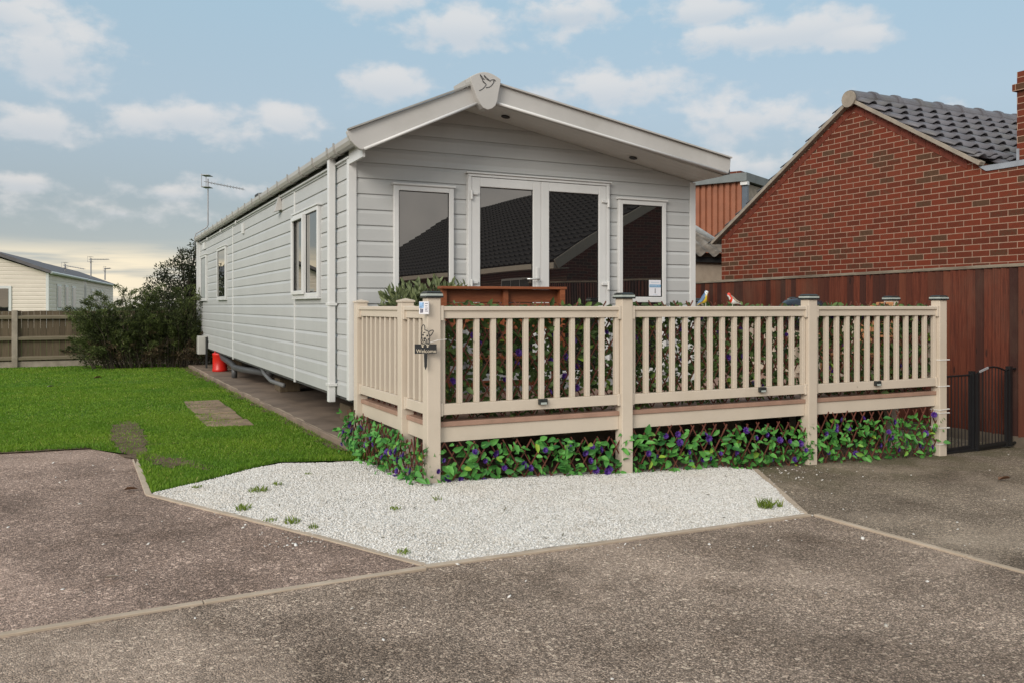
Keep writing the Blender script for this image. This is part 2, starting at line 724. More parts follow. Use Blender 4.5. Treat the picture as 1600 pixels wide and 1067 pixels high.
MT['gutter'] = m_plain('gutter_plastic', (0.40, 0.385, 0.365), 0.35, 0.06, 2, dirt=(0.30, 0.27, 0.22), dirt_amt=.5)
MT['deckp'] = m_plain('cream_plastic', (0.560, 0.482, 0.392), 0.42, 0.045, 2.5, bump=.03, bscale=150, dirt=(0.40, 0.33, 0.23), dirt_amt=.3)
MT['deckboard'] = m_plain('pinkish_deck_board', (0.33, 0.20, 0.145), 0.6, 0.12, 8, dirt=(0.2, 0.15, 0.1))
MT['capblack'] = m_plain('cap_black', (0.022, 0.026, 0.025), 0.35, 0.2, 20)
MT['capband'] = m_plain('cap_frosted_band', (0.38, 0.42, 0.39), 0.3, 0.1, 20)
MT['stick'] = m_wood('willow_stick', (0.105, 0.034, 0.024), (0.20, 0.076, 0.050), (20, 20, 20), .6, .2, .5, .5)
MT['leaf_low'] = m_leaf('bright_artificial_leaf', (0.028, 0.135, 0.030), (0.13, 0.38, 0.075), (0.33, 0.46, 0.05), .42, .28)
MT['leaf_high'] = m_leaf('shade_toned_leaf', (0.042, 0.074, 0.024), (0.125, 0.200, 0.058), (0.32, 0.50, 0.07), .5, .35)  # darker green: shade behind the balusters is put into the leaf colour
MT['flower'] = m_leaf('purple_petal', (0.060, 0.022, 0.18), (0.14, 0.058, 0.35), None, .5, .3)
MT['redwood'] = m_wood('red_brown_wood', (0.17, 0.050, 0.021), (0.27, 0.090, 0.038), (8, 60, 60), .5, .2)
MT['orangewood'] = m_wood('orange_wood', (0.36, 0.15, 0.06), (0.50, 0.245, 0.115), (8, 60, 60), .5, .2)
MT['fence'] = None
MT['brick'] = m_brick('red_brick')
MT['brickx'] = m_brick('red_brick_side', axis='XZ')
MT['concrete'] = m_plain('concrete', (0.30, 0.255, 0.205), 0.9, 0.16, 7, bump=.3, bscale=60, dirt=(0.13, 0.11, 0.075), dirt_amt=.6)
MT['tile'] = m_plain('dark_roof_tile', (0.115, 0.110, 0.122), 0.5, 0.22, 5, bump=.15, bscale=70, dirt=(0.10, 0.10, 0.055), dirt_amt=.45)
MT['lead'] = m_plain('lead_flashing', (0.28, 0.30, 0.33), 0.5, 0.15, 8)
MT['iron'] = m_plain('black_iron', (0.012, 0.012, 0.013), 0.45, 0.1)


def m_fence_red():
    t = NT('red_stained_boards')
    g = t.noise(1, 6, t.obj((60, 60, 2.2)), rough=.7, dist=.6)
    col = t.ramp(g, [(0.28, (0.048, 0.014, 0.009)), (0.5, (0.110, 0.028, 0.015)), (0.75, (0.19, 0.054, 0.028))])
    col = t.mix(t.ramp(t.island(), [(0, 0.0), (.4, .15), (.6, .6), (1, 0.92)]), col, (0.034, 0.015, 0.012))
    ii = t.n('ShaderNodeTexWhiteNoise')
    ii.noise_dimensions = '1D'
    t.l(t.math('MULTIPLY', t.island(), 91.7), ii.inputs['W'])
    col = t.mix(t.ramp(ii.outputs[0], [(.55, 0.0), (1, .5)]), col, (.155, .050, .026))
    w = t.noise(1.3, 5, t.obj((1, 1, .7)), rough=.65)
    col = t.mix(t.math('MULTIPLY', t.ramp(w, [(0.5, 0.0), (0.78, 1.0)]), 0.38), col, (0.13, 0.085, 0.06))
    kn = t.voro(1, 'F1', t.obj((9, 9, 2.2)))
    col = t.mix(t.math('MULTIPLY', t.ramp(kn, [(0.07, 1.0), (0.13, 0.0)]), .8), col, (0.02, 0.01, 0.008))
    t.base(col)
    t.rough(0.75)
    t.spec(0.2)
    t.bump(g, 0.35, 0.005)
    return t.m


MT['fence'] = m_fence_red()
MT['fencecap'] = m_wood('weathered_capping', (0.13, 0.10, 0.075), (0.34, 0.29, 0.22), (30, 3, 30), .85, .4)
MT['greyfence'] = m_wood('weathered_boards', (0.075, 0.055, 0.035), (0.17, 0.13, 0.085), (40, 40, 2.5), .85, .4, .6, .5)
MT['greyrail'] = m_wood('weathered_rail', (0.13, 0.11, 0.07), (0.24, 0.20, 0.14), (3, 40, 40), .85, .4, .6, .3)
MT['edging'] = m_wood('timber_edging_wood', (0.34, 0.27, 0.20), (0.50, 0.41, 0.32), (6, 6, 60), .9, .4, .6, .2)

# ------------------------------------------------------------------ ground


def gz(x, y=0.0):
    return 0.05 - 0.03 * min(max(0.0, x + 1.0), 9.0)


def gza(x):
    return 0.05 - 0.03 * np.clip(x + 1.0, 0, 9)


def sheet(name, poly, off, mat, sub=0.0):
    bm = bmesh.new()
    vs = [bm.verts.new((x, y, 0)) for x, y in poly]
    bm.faces.new(vs)
    for xc in (-1.0, 8.0):
        bmesh.ops.bisect_plane(bm, geom=bm.verts[:] + bm.edges[:] + bm.faces[:], plane_co=(xc, 0, 0), plane_no=(1, 0, 0), dist=1e-5)
    bmesh.ops.triangulate(bm, faces=bm.faces)
    for v in bm.verts:
        v.co.z = gz(v.co.x) + off
    bmesh.ops.recalc_face_normals(bm, faces=bm.faces)
    me = bpy.data.meshes.new(name)
    bm.to_mesh(me)
    bm.free()
    if me.polygons[0].normal.z < 0:
        me.flip_normals()
    me.materials.append(mat)
    o = bpy.data.objects.new(name, me)
    COL.objects.link(o)
    return o


def m_soil(name, c1, c2, s=6):
    t = NT(name)
    n = t.noise(s, 8, rough=.7)
    t.base(t.ramp(n, [(0.3, c1), (0.7, c2)]))
    t.rough(0.95)
    t.spec(0.1)
    t.bump(t.noise(s * 8, 6, rough=.7), 0.8, 0.02)
    return t.m


MT['turf'] = m_soil('turf_floor', (0.055, 0.115, 0.014), (0.10, 0.185, 0.025), 9)
MT['field'] = m_soil('field_ground', (0.06, 0.085, 0.03), (0.10, 0.12, 0.05), .5)
MT['soil'] = m_soil('bare_soil', (0.085, 0.062, 0.040), (0.20, 0.145, 0.10), 9)
MT['tar_road'] = m_tarmac('grey_tarmac', (0.455, 0.36, 0.288), (0.56, 0.44, 0.35))
MT['tar_left'] = m_tarmac('pinkish_tarmac', (0.465, 0.345, 0.285), (0.55, 0.405, 0.33))
MT['tar_right'] = m_tarmac('brown_tarmac', (0.36, 0.295, 0.23), (0.46, 0.375, 0.29), moss=((0.085, 0.080, 0.036), (-3.6, -2.0), (2, 6)))

struct(sheet('ground', [(-1500, -1500), (1500, -1500), (1500, 1500), (-1500, 1500)], -0.012, MT['field']))
struct(sheet('road', [(-60, -60), (60, -60), (60, -3.30), (2.18, -3.45), (-.67, -3.62), (-2.5, -3.88), (-60, -5.6)], 0.0, MT['tar_road']))
struct(sheet('driveway', [(-30, -5.0), (-2.5, -3.90), (-.67, -3.78), (-.70, -3.7), (-1.82, -1.40), (-1.84, 0.30), (-2.2, 0.95), (-6, 1.35), (-30, 2.0)], 0.004, MT['tar_left']))
struct(sheet('driveway', [(2.18, -3.56), (2.45, -9.5), (12, -9.5), (12, 13.0), (-0.3, 13.0), (-.3, -1.0), (1.0, -1.6), (3.0, -2.0)], 0.004, MT['tar_right']))
lawn_poly = [(-40, 2.2), (-6, 1.32), (-2.2, 0.92), (-1.82, 0.35), (-1.80, -1.36), (-1.72, -1.34), (-.75, -.50), (.03, -.62), (.12, -.25), (-.02, .3), (-.2, 6), (-.25, 13.6), (2, 14), (2, 40), (-40, 40)]
struct(sheet('lawn', lawn_poly, 0.010, MT['turf']))

# concrete pad under the caravan
pad = MB().prism([(-.055, -.1), (4.6, -.1), (4.6, 13.0), (-.30, 13.0), (-.235, 7.2)], lambda u, v, t: (u, v, t), -0.16, 0.10)
struct(pad.build('concrete_pad', m_plain('pad_concrete', (0.20, 0.15, 0.112), 0.85, 0.25, 2.5, bump=.25, bscale=50, dirt=(0.06, 0.042, 0.03), dirt_amt=.85), bevel=.012))

edge_l, edge_r = [], []
for i in range(48):
    y = -.1 + i * .272
    x = -.055 - max(0, min(y, 7.2)) * .025 - max(0, y - 7.2) * .0112
    w_ = random.uniform(.012, .040) if random.random() > .2 else .004
    edge_l.append((x + .013, y))
    edge_r.append((x + .013 + w_, y))
mm = MB()
n_ = len(edge_l)
mm.add([(x, y, .1025) for x, y in edge_l] + [(x, y, .1025) for x, y in edge_r], [(i, i + n_, i + n_ + 1, i + 1) for i in range(n_ - 1)])
struct(mm.build('pad_edge', m_plain('worn_pad_edge', (.40, .32, .235), .9, .25, 9)))

# bare soil patch and worn strip in the lawn


def wobbly(cx, cy, rx, ry, n=22, rot=0.0, amp=.18):
    out = []
    for i in range(n):
        t = 2 * math.pi * i / n
        k = 1 + random.uniform(-amp, amp)
        a, b = rx * k * math.cos(t), ry * k * math.sin(t)
        out.append((cx + a * math.cos(rot) - b * math.sin(rot), cy + a * math.sin(rot) + b * math.cos(rot)))
    return out


struct(sheet('soil_patch', wobbly(-1.84, 1.5, .16, 1.42, 70, 0.0, .2), 0.016, MT['soil']))
struct(sheet('soil_patch', wobbly(-1.60, -.1, .13, .5, 60, 0.5, .45), 0.014, MT['soil']))
struct(sheet('soil_patch', wobbly(-3.4, 1.07, 1.6, .07, 80, -.09, .5), 0.015, MT['soil']))

strip = []
for i in range(60):
    y = -.1 + i * .22
    strip.append((-.05 - max(0, y) * .025 + .03, y))
for i in range(59, -1, -1):
    y = -.1 + i * .22
    strip.append((-.05 - max(0, y) * .025 - random.uniform(.02, .16), y))
struct(sheet('soil_strip', strip, 0.017, MT['soil']))

# timber edging boards round the gravel and along the bay


def edging(p0, p1, label, seg=None):
    p0, p1 = Vector(p0), Vector(p1)
    m = MB()
    n = seg or max(1, int((p1 - p0).length / 1.2))
    d = (p1 - p0) / n
    for i in range(n):
        a = p0 + d * i
        b = p0 + d * (i + 1) - d.normalized() * .004
        a3 = Vector((a.x, a.y, gz(a.x) - .037 + random.uniform(-.003, .003)))
        b3 = Vector((b.x, b.y, gz(b.x) - .037 + random.uniform(-.003, .003)))
        m.beam(a3, b3, 0.042 + random.uniform(-.003, .003), 0.10)
    o = m.build('timber_edging', MT['edging'], bevel=.004)
    tag(o, label, 'edging board', 'timber edging boards set in the ground')
    return o


edging((-1.84, 0.12), (-1.82, -1.40), 'short timber edging board between the grass and the pinkish tarmac bay', 1)
edging((-1.82, -1.41), (-.655, -3.755), 'timber edging board slanting along the left side of the white gravel', 3)
edging((-6.0, -4.13), (-.665, -3.802), 'timber edging strip between the pinkish bay and the grey road, left of the gravel point', 5)
edging((-.662, -3.775), (2.16, -3.565), 'timber edging board along the front of the white gravel', 3)
edging((2.16, -3.52), (3.05, -2.05), 'short timber edging board along the right end of the white gravel', 2)
edging((2.20, -3.58), (2.42, -9.0), 'timber edging strip running from the gravel corner toward the lower right', 5)

# ------------------------------------------------------------------ white gravel
gpoly = [(-1.80, -1.40), (-.665, -3.745), (2.14, -3.545), (3.0, -2.08), (2.9, -1.75), (0.3, -1.75), (-.02, -.9), (-.10, -.66), (-.75, -.55)]


def in_poly(X, Y, poly):
    ins = np.zeros(len(X), bool)
    n = len(poly)
    for i in range(n):
        x0, y0 = poly[i]
        x1, y1 = poly[(i + 1) % n]
        c = ((y0 > Y) != (y1 > Y)) & (X < (x1 - x0) * (Y - y0) / (y1 - y0 + 1e-12) + x0)
        ins ^= c
    return ins


def poly_dist(X, Y, poly):
    d = np.full(len(X), 1e9)
    n = len(poly)
    for i in range(n):
        a = np.array(poly[i])
        b = np.array(poly[(i + 1) % n])
        ab = b - a
        t = np.clip(((X - a[0]) * ab[0] + (Y - a[1]) * ab[1]) / (ab @ ab), 0, 1)
        d = np.minimum(d, np.hypot(X - a[0] - t * ab[0], Y - a[1] - t * ab[1]))
    return d


def gravel_z(X, Y):
    d = poly_dist(X, Y, gpoly)
    mound = .030 * np.exp(-((X - .4)**2 / 1.2 + (Y + 2.1)**2 / .35))
    return gza(X) + .006 + .022 * np.clip(d / .25, 0, 1) + mound + .006 * np.sin(X * 5.1 + 1) * np.sin(Y * 6.3)


def m_gravel():
    t = NT('white_gravel_stone')
    col = t.ramp(t.island(), [(0.0, (0.40, 0.37, 0.32)), (0.2, (0.60, 0.575, 0.535)), (0.85, (0.72, 0.70, 0.665)), (0.97, (0.8, 0.79, 0.77)), (1.0, (0.30, 0.27, 0.22))])
    dn = t.noise(1.7, 5, rough=.65)
    col = t.mix(t.math('MULTIPLY', t.ramp(dn, [(0.5, 0.0), (0.75, 1.0)]), 0.45), col, (0.56, 0.50, 0.42))
    t.base(col)
    t.rough(0.75)
    return t.m


MT['gravel'] = m_gravel()
bed = []
step = .07
xs = np.arange(-1.9, 3.1, step)
ys = np.arange(-3.85, -.4, step)
GX, GY = np.meshgrid(xs, ys)
# bed surface under the stones
m = MB()
bm = bmesh.new()
bm.faces.new([bm.verts.new((x, y, 0)) for x, y in gpoly])
for i in range(40):
    xc = -1.8 + i * .125
    bmesh.ops.bisect_plane(bm, geom=bm.verts[:] + bm.edges[:] + bm.faces[:], plane_co=(xc, 0, 0), plane_no=(1, 0, 0), dist=1e-5)
for i in range(27):
    yc = -3.7 + i * .125
    bmesh.ops.bisect_plane(bm, geom=bm.verts[:] + bm.edges[:] + bm.faces[:], plane_co=(0, yc, 0), plane_no=(0, 1, 0), dist=1e-5)
bmesh.ops.triangulate(bm, faces=bm.faces)
vx = np.array([v.co.x for v in bm.verts])
vy = np.array([v.co.y for v in bm.verts])
for v, z in zip(bm.verts, gravel_z(vx, vy)):
    v.co.z = float(z)
bmesh.ops.recalc_face_normals(bm, faces=bm.faces)
me = bpy.data.meshes.new('gravel_bed')
bm.to_mesh(me)
bm.free()
me.materials.append(m_plain('gravel_dust', (0.56, 0.535, 0.49), .9, .3, 40, bump=.5, bscale=120))
o = bpy.data.objects.new('gravel_bed', me)
COL.objects.link(o)
struct(o)

# stones: lumpy low-poly pebbles
oct_v = np.array([(1, 0, 0), (-1, 0, 0), (0, 1, 0), (0, -1, 0), (0, 0, 1), (0, 0, -1), (.62, .62, .5), (-.62, .62, .5), (-.62, -.62, .5), (.62, -.62, .5)], float)
oct_f = np.array([(4, 0, 6), (4, 6, 2), (4, 2, 7), (4, 7, 1), (4, 1, 8), (4, 8, 3), (4, 3, 9), (4, 9, 0), (0, 5, 2), (2, 5, 1), (1, 5, 3), (3, 5, 0), (0, 2, 6), (2, 1, 7), (1, 3, 8), (3, 0, 9)])


def stones(name, X, Y, Z, S, mat):
    n = len(X)
    a = rng.uniform(0, 2 * np.pi, n)
    ca, sa = np.cos(a), np.sin(a)
    V = np.broadcast_to(oct_v, (n, 10, 3)).copy()
    V *= rng.uniform(.75, 1.2, (n, 10, 1))
    V[:, :, 0] *= rng.uniform(.8, 1.35, (n, 1))
    V[:, :, 2] *= rng.uniform(.35, .75, (n, 1))
    x = V[:, :, 0] * ca[:, None] - V[:, :, 1] * sa[:, None]
    y = V[:, :, 0] * sa[:, None] + V[:, :, 1] * ca[:, None]
    tx = rng.normal(0, .3, (n, 1))
    ty = rng.normal(0, .3, (n, 1))
    z = V[:, :, 2] + x * tx + y * ty
    V = np.stack([x, y, z], 2) * S[:, None, None]
    V += np.stack([X, Y, Z], 1)[:, None, :]
    F = (np.arange(n)[:, None, None] * 10 + oct_f[None]).reshape(-1, 3)
    return fastmesh(name, V.reshape(-1, 3), F, mat)


n = 150000
X = rng.uniform(-1.85, 3.05, n)
Y = rng.uniform(-3.78, -.5, n)
k = in_poly(X, Y, gpoly) & ~((X > 0.35) & (Y > -1.85))
X, Y = X[k], Y[k]
S = rng.uniform(.0040, .0078, len(X))
struct(tag(stones('white_gravel', X, Y, gravel_z(X, Y) + S * .25, S, MT['gravel']), 'white gravel chippings spread in front of the cream deck', 'gravel', kind='stuff'), 'stuff')
# strays on the tarmac: thick by the edging, thinning out
n = 42000
X = rng.uniform(-5, 6.8, n)
Y = rng.uniform(-7.0, .9, n)
dd = poly_dist(X, Y, gpoly)
pr = .35 * np.exp(-dd / .06) + .020 * np.exp(-dd / 1.3) + .004
pr += .5 * np.exp(-((X - 3.05)**2 / .25 + (Y + 2.1)**2 / .12))
pr += .7 * np.exp(-((X + 1.15)**2 / .03 + (Y + 3.0)**2 / .02))
k = (rng.uniform(0, 1, n) < pr) & ~in_poly(X, Y, gpoly) & ~in_poly(X, Y, lawn_poly) & ((Y < -2.03) | (X < -1.8))
X, Y = X[k], Y[k]
S = .0035 + .008 * rng.uniform(0, 1, len(X)) ** 2.2
struct(tag(stones('loose_stones', X, Y, gza(X) + .004 + S * .3, S, MT['gravel']), 'stray white chippings scattered over the tarmac', 'gravel', kind='stuff'), 'stuff')

# ------------------------------------------------------------------ grass
MT['grass'] = m_leaf('grass_blade', (0.092, 0.190, 0.012), (0.175, 0.315, 0.026), (0.38, 0.38, 0.11), .6, .35)


def grass_patches(m):
    """broad paler and darker patches of growth over the lawn"""
    nt = m.node_tree
    p = [n for n in nt.nodes if n.type == 'BSDF_PRINCIPLED'][0]
    tr = [n for n in nt.nodes if n.type == 'BSDF_TRANSLUCENT'][0]
    src = p.inputs['Base Color'].links[0].from_socket
    tc = nt.nodes.new('ShaderNodeTexCoord')
    no = nt.nodes.new('ShaderNodeTexNoise')
    no.inputs['Scale'].default_value = 1.1
    no.inputs['Detail'].default_value = 5
    nt.links.new(tc.outputs['Object'], no.inputs['Vector'])
    cr = nt.nodes.new('ShaderNodeValToRGB')
    cr.color_ramp.elements[0].position = .34
    cr.color_ramp.elements[0].color = (.74, .84, .8, 1)
    cr.color_ramp.elements[1].position = .66
    cr.color_ramp.elements[1].color = (1.22, 1.08, 1.1, 1)
    nt.links.new(no.outputs[0], cr.inputs[0])
    mx = nt.nodes.new('ShaderNodeMix')
    mx.data_type = 'RGBA'
    mx.blend_type = 'MULTIPLY'
    mx.inputs[0].default_value = 1.0
    nt.links.new(src, mx.inputs[6])
    nt.links.new(cr.outputs[0], mx.inputs[7])
    nt.links.new(mx.outputs[2], p.inputs['Base Color'])
    nt.links.new(mx.outputs[2], tr.inputs[0])


grass_patches(MT['grass'])


def grass_blades(X, Y, Z, h, w):
    n = len(X)
    a = rng.uniform(0, 2 * np.pi, n)
    lean = rng.uniform(.1, .9, n) * h
    b = rng.uniform(0, 2 * np.pi, n)
    dx, dy = np.cos(a) * w / 2, np.sin(a) * w / 2
    lx, ly = np.cos(b) * lean, np.sin(b) * lean
    V = np.empty((n, 4, 3))
    V[:, 0] = np.stack([X - dx, Y - dy, Z], 1)
    V[:, 1] = np.stack([X + dx, Y + dy, Z], 1)
    V[:, 2] = np.stack([X + dx * .7 + lx * .4, Y + dy * .7 + ly * .4, Z + h * .6], 1)
    V[:, 3] = np.stack([X + lx, Y + ly, Z + h], 1)
    i = np.arange(n)[:, None] * 4
    return V.reshape(-1, 3), np.concatenate([i + np.array([[0, 1, 2]]), i + np.array([[0, 2, 3]])])


Xs, Ys = [], []
for (nn, x0, x1, y0, y1) in ((120000, -3.2, .15, -1.4, 3.2), (110000, -6, .0, 2.5, 8), (90000, -9, .0, 7, 14)):
    x = rng.uniform(x0, x1, nn)
    y = rng.uniform(y0, y1, nn)
    Xs.append(x)
    Ys.append(y)
X = np.concatenate(Xs)
Y = np.concatenate(Ys)
k = in_poly(X, Y, lawn_poly)
X, Y = X[k], Y[k]
# bare places: soil strip, soil by the edging, stone patch
bare = ((X + 1.84)**4 / .17**4 + (Y - 1.5)**4 / 1.4**4 < rng.uniform(.3, 1.3, len(X))) | ((X + 1.60)**2 / .22**2 + (Y + .1)**2 / .45**2 < rng.uniform(.2, 1.2, len(X)))
patch = (X > -1.06) & (X < -.56) & (Y > 1.9) & (Y < 4.75)
margin = (X > -.05 - np.clip(Y, 0, 20) * .025 - .10 - .06 * np.sin(Y * 3.1) * np.sin(Y * 7.7)) & (rng.uniform(0, 1, len(X)) > .35)
k = ~margin & ~(bare & (rng.uniform(0, 1, len(X)) > .22)) & ~(patch & (rng.uniform(0, 1, len(X)) > .10))
X, Y = X[k], Y[k]
edge = poly_dist(X, Y, lawn_poly)
hh = rng.uniform(.010, .026, len(X)) + .035 * np.exp(-edge / .08) * rng.uniform(0, 1, len(X))
V, F = grass_blades(X, Y, gza(X) + .008, hh, .006 + .0009 * np.clip(Y + 2, 0, 20))
struct(tag(fastmesh('grass', V, F, MT['grass']), 'short green lawn grass beside the caravan', 'grass', kind='stuff'), 'stuff')

# weeds and tufts: each tuft a thing
MT['weed'] = m_leaf('weed_leaf', (0.09, 0.14, 0.018), (0.20, 0.27, 0.04), (0.32, 0.30, 0.09), .6, .3)


def tuft(x, y, r, h, n, label, name='grass_tuft', cat='weed', group='green tufts growing through the white gravel', mat=None):
    t = rng.uniform(0, 2 * np.pi, n)
    q = np.sqrt(rng.uniform(0, 1, n)) * r
    X = q * np.cos(t)
    Y = q * np.sin(t)
    V, F = grass_blades(X, Y, np.zeros(n), rng.uniform(.4, 1.0, n) * h, .007)
    o = fastmesh(name, V, F, mat or MT['weed'])
    o.location = (x, y, float(gravel_z(np.array([x]), np.array([y]))[0]) + .004)
    tag(o, label, cat, group)
    return o


def gnd(px, py, h=1.30):
    d = 1345.0 * h / (py - 479.0)
    u = (px - 800) / 1345.0
    c, s = math.cos(R(YAW)), math.sin(R(YAW))
    return (-2.18 + d * (u * c + s), -7.885 + d * (-u * s + c))


tl = [(404, 773, .07, .035, 90, 'widest low green tuft toward the left end of the white gravel'),
      (432, 763, .04, .03, 40, 'small green tuft just right of the widest tuft in the gravel'),
      (380, 797, .05, .04, 60, 'green tuft between the widest tuft and the slanting edging board'),
      (308, 765, .035, .025, 35, 'small tuft nearest the left corner of the gravel'),
      (456, 819, .05, .04, 55, 'tuft with grey green leaves against the slanting edging, upper one'),
      (490, 827, .03, .03, 30, 'little tuft near the middle of the slanting edging board'),
      (422, 815, .04, .02, 30, 'flat dull tuft touching the slanting edging board'),
      (617, 797, .035, .025, 30, 'small tuft alone in the middle of the white gravel'),
      (630, 862, .04, .025, 35, 'mossy tuft at the front point of the gravel'),
      (1196, 796, .05, .075, 90, 'tallest grass tuft at the right end of the gravel'),
      (1219, 793, .018, .06, 18, 'thin upright sprig beside the tallest tuft'),
      (482, 744, .03, .02, 22, 'dull little sprig in the gravel near the lawn edge'),
      (684, 783, .025, .04, 14, 'twiggy dark sprig in the gravel below the corner post')]
for (px, py, r, h, n, lab) in tl:
    x, y = gnd(px, py, 1.30 if px < 900 else 1.385)
    tuft(x, y, r, h, n, lab)

# specks of moss, twig and seedling over the gravel: too many and too small to count
n = 420
X = rng.uniform(-1.8, 3.0, n)
Y = rng.uniform(-3.7, -.5, n)
k = in_poly(X, Y, gpoly) & (Y < -1.2 - .0 * X)
k &= rng.uniform(0, 1, n) < np.where(X < .6, .55, .28)
X, Y = X[k], Y[k]
P = np.stack([X, Y, gravel_z(X, Y) + .006], 1)
D = rdir(len(P)) * np.array([[1, 1, .35]]) + np.array([[0, 0, .15]])
LL = rng.uniform(.012, .038, len(P))
V, F = leaves(P, D, np.tile(np.array([[0, 0, 1.0]]), (len(P), 1)), LL, LL * rng.uniform(.12, .4, len(P)), .3)
MT['speck'] = m_leaf('moss_speck', (.07, .065, .04), (.13, .12, .07), (.10, .14, .04), .8, .1)
struct(tag(fastmesh('moss_specks', V, F, MT['speck']), 'tiny dark specks of moss and twig scattered over the white gravel', 'moss', kind='stuff'), 'stuff')

# stone paving let into the lawn
MT['stone'] = m_plain('sandstone', (0.235, 0.165, 0.105), 0.9, 0.35, 7, bump=.8, bscale=30, dirt=(0.085, 0.07, 0.035), dirt_amt=.8)
for i, (a, b, lab) in enumerate((((-1.06, 3.90), (-.56, 4.72), 'sandstone slab set in the lawn, farthest of the four'), ((-1.06, 3.17), (-.56, 3.84), 'sandstone slab set in the lawn, second farthest of the four'),
                                 ((-1.05, 2.54), (-.56, 3.10), 'sandstone slab set in the lawn, second nearest of the four'), ((-1.05, 1.9), (-.57, 2.46), 'cracked sandstone slab set in the lawn, nearest of the four'))):
    q = lambda: random.uniform(-.03, .03)
    m = MB().prism([(a[0] + q(), a[1] + q() * .5), (b[0] + q(), a[1] + q() * .5), (b[0] + q(), b[1] + q() * .5), (a[0] + q(), b[1] + q() * .5)], lambda u, v, t: (u, v, t), gz(-.8) - .03, gz(-.8) + .017 + random.uniform(-.001, .005))
    tag(m.build('paving_slab', MT['stone'], bevel=.008), lab, 'paving slab', 'sandstone slabs let into the lawn')

# fallen leaves and litter
MT['deadleaf'] = m_leaf('dead_leaf', (0.10, 0.045, 0.025), (0.22, 0.12, 0.07), None, .8, .1)
MT['litter'] = m_plain('pale_litter', (0.62, 0.58, 0.52), .7)


def flat_leaf(px, py, L, lab, mat, name='fallen_leaf', cat='leaf', ang=0.3, h=1.31):
    x, y = gnd(px, py, h)
    P = np.array([[0, 0, .012]])
    V, F = leaves(P, np.array([[math.cos(ang), math.sin(ang), .05]]), np.array([[0, .3, 1.0]]), L, L * .5, .35)
    o = fastmesh(name, V, F, mat)
    o.location = (x, y, gz(x) + .006)
    tag(o, lab, cat)


flat_leaf(193, 769, .10, 'curled brown leaf lying on the pinkish tarmac near the short edging board', MT['deadleaf'], ang=-.2)
flat_leaf(162, 909, .075, 'pale scrap of dried leaf lying on the pinkish tarmac', MT['litter'], 'leaf_scrap', 'litter', -.2)
flat_leaf(1560, 756, .14, 'dark twig lying on the brown tarmac by the gate', MT['deadleaf'], 'twig', 'twig', -.1, 1.5)
flat_leaf(146, 592, .16, 'dark leaf lying far back on the lawn', MT['deadleaf'], ang=.5)
flat_leaf(73, 606, .12, 'white scrap lying far back on the lawn', MT['litter'], 'paper_scrap', 'litter', .5)
flat_leaf(730, 922, .0, 'x', MT['deadleaf']) if False else None

# ------------------------------------------------------------------ static caravan
W, LEN = 3.96, 12.25
ZB = 0.50
ZE = H(1.41)
XR = 1.14
ZR = H(1.945)
PER = 0.1475
LINE0 = H(1.206)


def roof_z(x):
    return ZE + (ZR - ZE) * (x / XR) if x < XR else ZR + (ZE - ZR) * ((x - XR) / (W - XR))


def profile(z0, z1):
    pts = []
    k0 = int(math.floor((z0 - LINE0) / PER)) - 1
    k = k0
    out = .014
    while True:
        zb = LINE0 + k * PER
        if zb > z1:
            break
        for z, d in ((zb, 0.0), (zb + .001, out), (zb + PER * .74, out), (zb + PER - .003, .001)):
            if z0 - 1e-4 <= z <= z1:
                pts.append((z, d))
        k += 1
    for zz in (z1, ZE):
        if z0 < zz <= z1 + 1e-6 and all(abs(p[0] - zz) > 1e-4 for p in pts):
            pts.append((zz, .008))
    return sorted(pts)


van = thing('static_caravan', 'long white clad holiday caravan with a low asymmetric gable, patio doors and deck in front', 'caravan')
clad = MT['clad']
# front wall
pr = profile(ZB, ZR - .0005)
m = MB()
vs = []
for z, d in pr:
    if z <= ZE:
        xl, xr = 0.0, W
    else:
        xl = XR * (z - ZE) / (ZR - ZE)
        xr = W - (W - XR) * (z - ZE) / (ZR - ZE)
    vs += [(xl, -d, z), (xr, -d, z)]
m.add(vs, [(2 * i, 2 * i + 1, 2 * i + 3, 2 * i + 2) for i in range(len(pr) - 1)])
m.build('front_wall', clad, van, normals=False)
# side and rear walls
pr = profile(ZB, ZE)
for nm, x, s in (('side_wall', 0.0, -1), ('side_wall', W, 1)):
    m = MB()
    vs = []
    for z, d in pr:
        a, b = (x + s * d, LEN, z), (x + s * d, 0.0, z)
        vs += [a, b] if s < 0 else [b, a]
    m.add(vs, [(2 * i, 2 * i + 1, 2 * i + 3, 2 * i + 2) for i in range(len(pr) - 1)])
    m.build(nm, clad, van, normals=False)
m = MB()
m.add([(0, LEN, ZB), (W, LEN, ZB), (W, LEN, ZE), (XR, LEN, ZR), (0, LEN, ZE)], [(4, 3, 2, 1, 0)])
m.build('rear_wall', clad, van, normals=False)
m = MB().box(.02, .02, ZB - .035, W - .02, LEN - .02, ZB + .02)
m.build('floor_frame', MT['chassis'], van)
# corner trims and seam strips
for x0, x1, y0, y1 in ((-.026, .050, -.026, 0.0), (-.026, 0.0, 0.0001, .05), (W - .05, W + .026, -.026, 0.0), (-.026, 0.0, LEN - .05, LEN + .02)):
    MB().box(x0, y0, ZB - .012, x1, y1, ZE - .012).build('corner_trim', MT['upvc'], van, bevel=.003)
for y in (2.40, 7.33):
    MB().box(-.022, y - .017, ZB - .03, 0.002, y + .017, ZE - .06).build('seam_strip', MT['upvc'], van, bevel=.003)
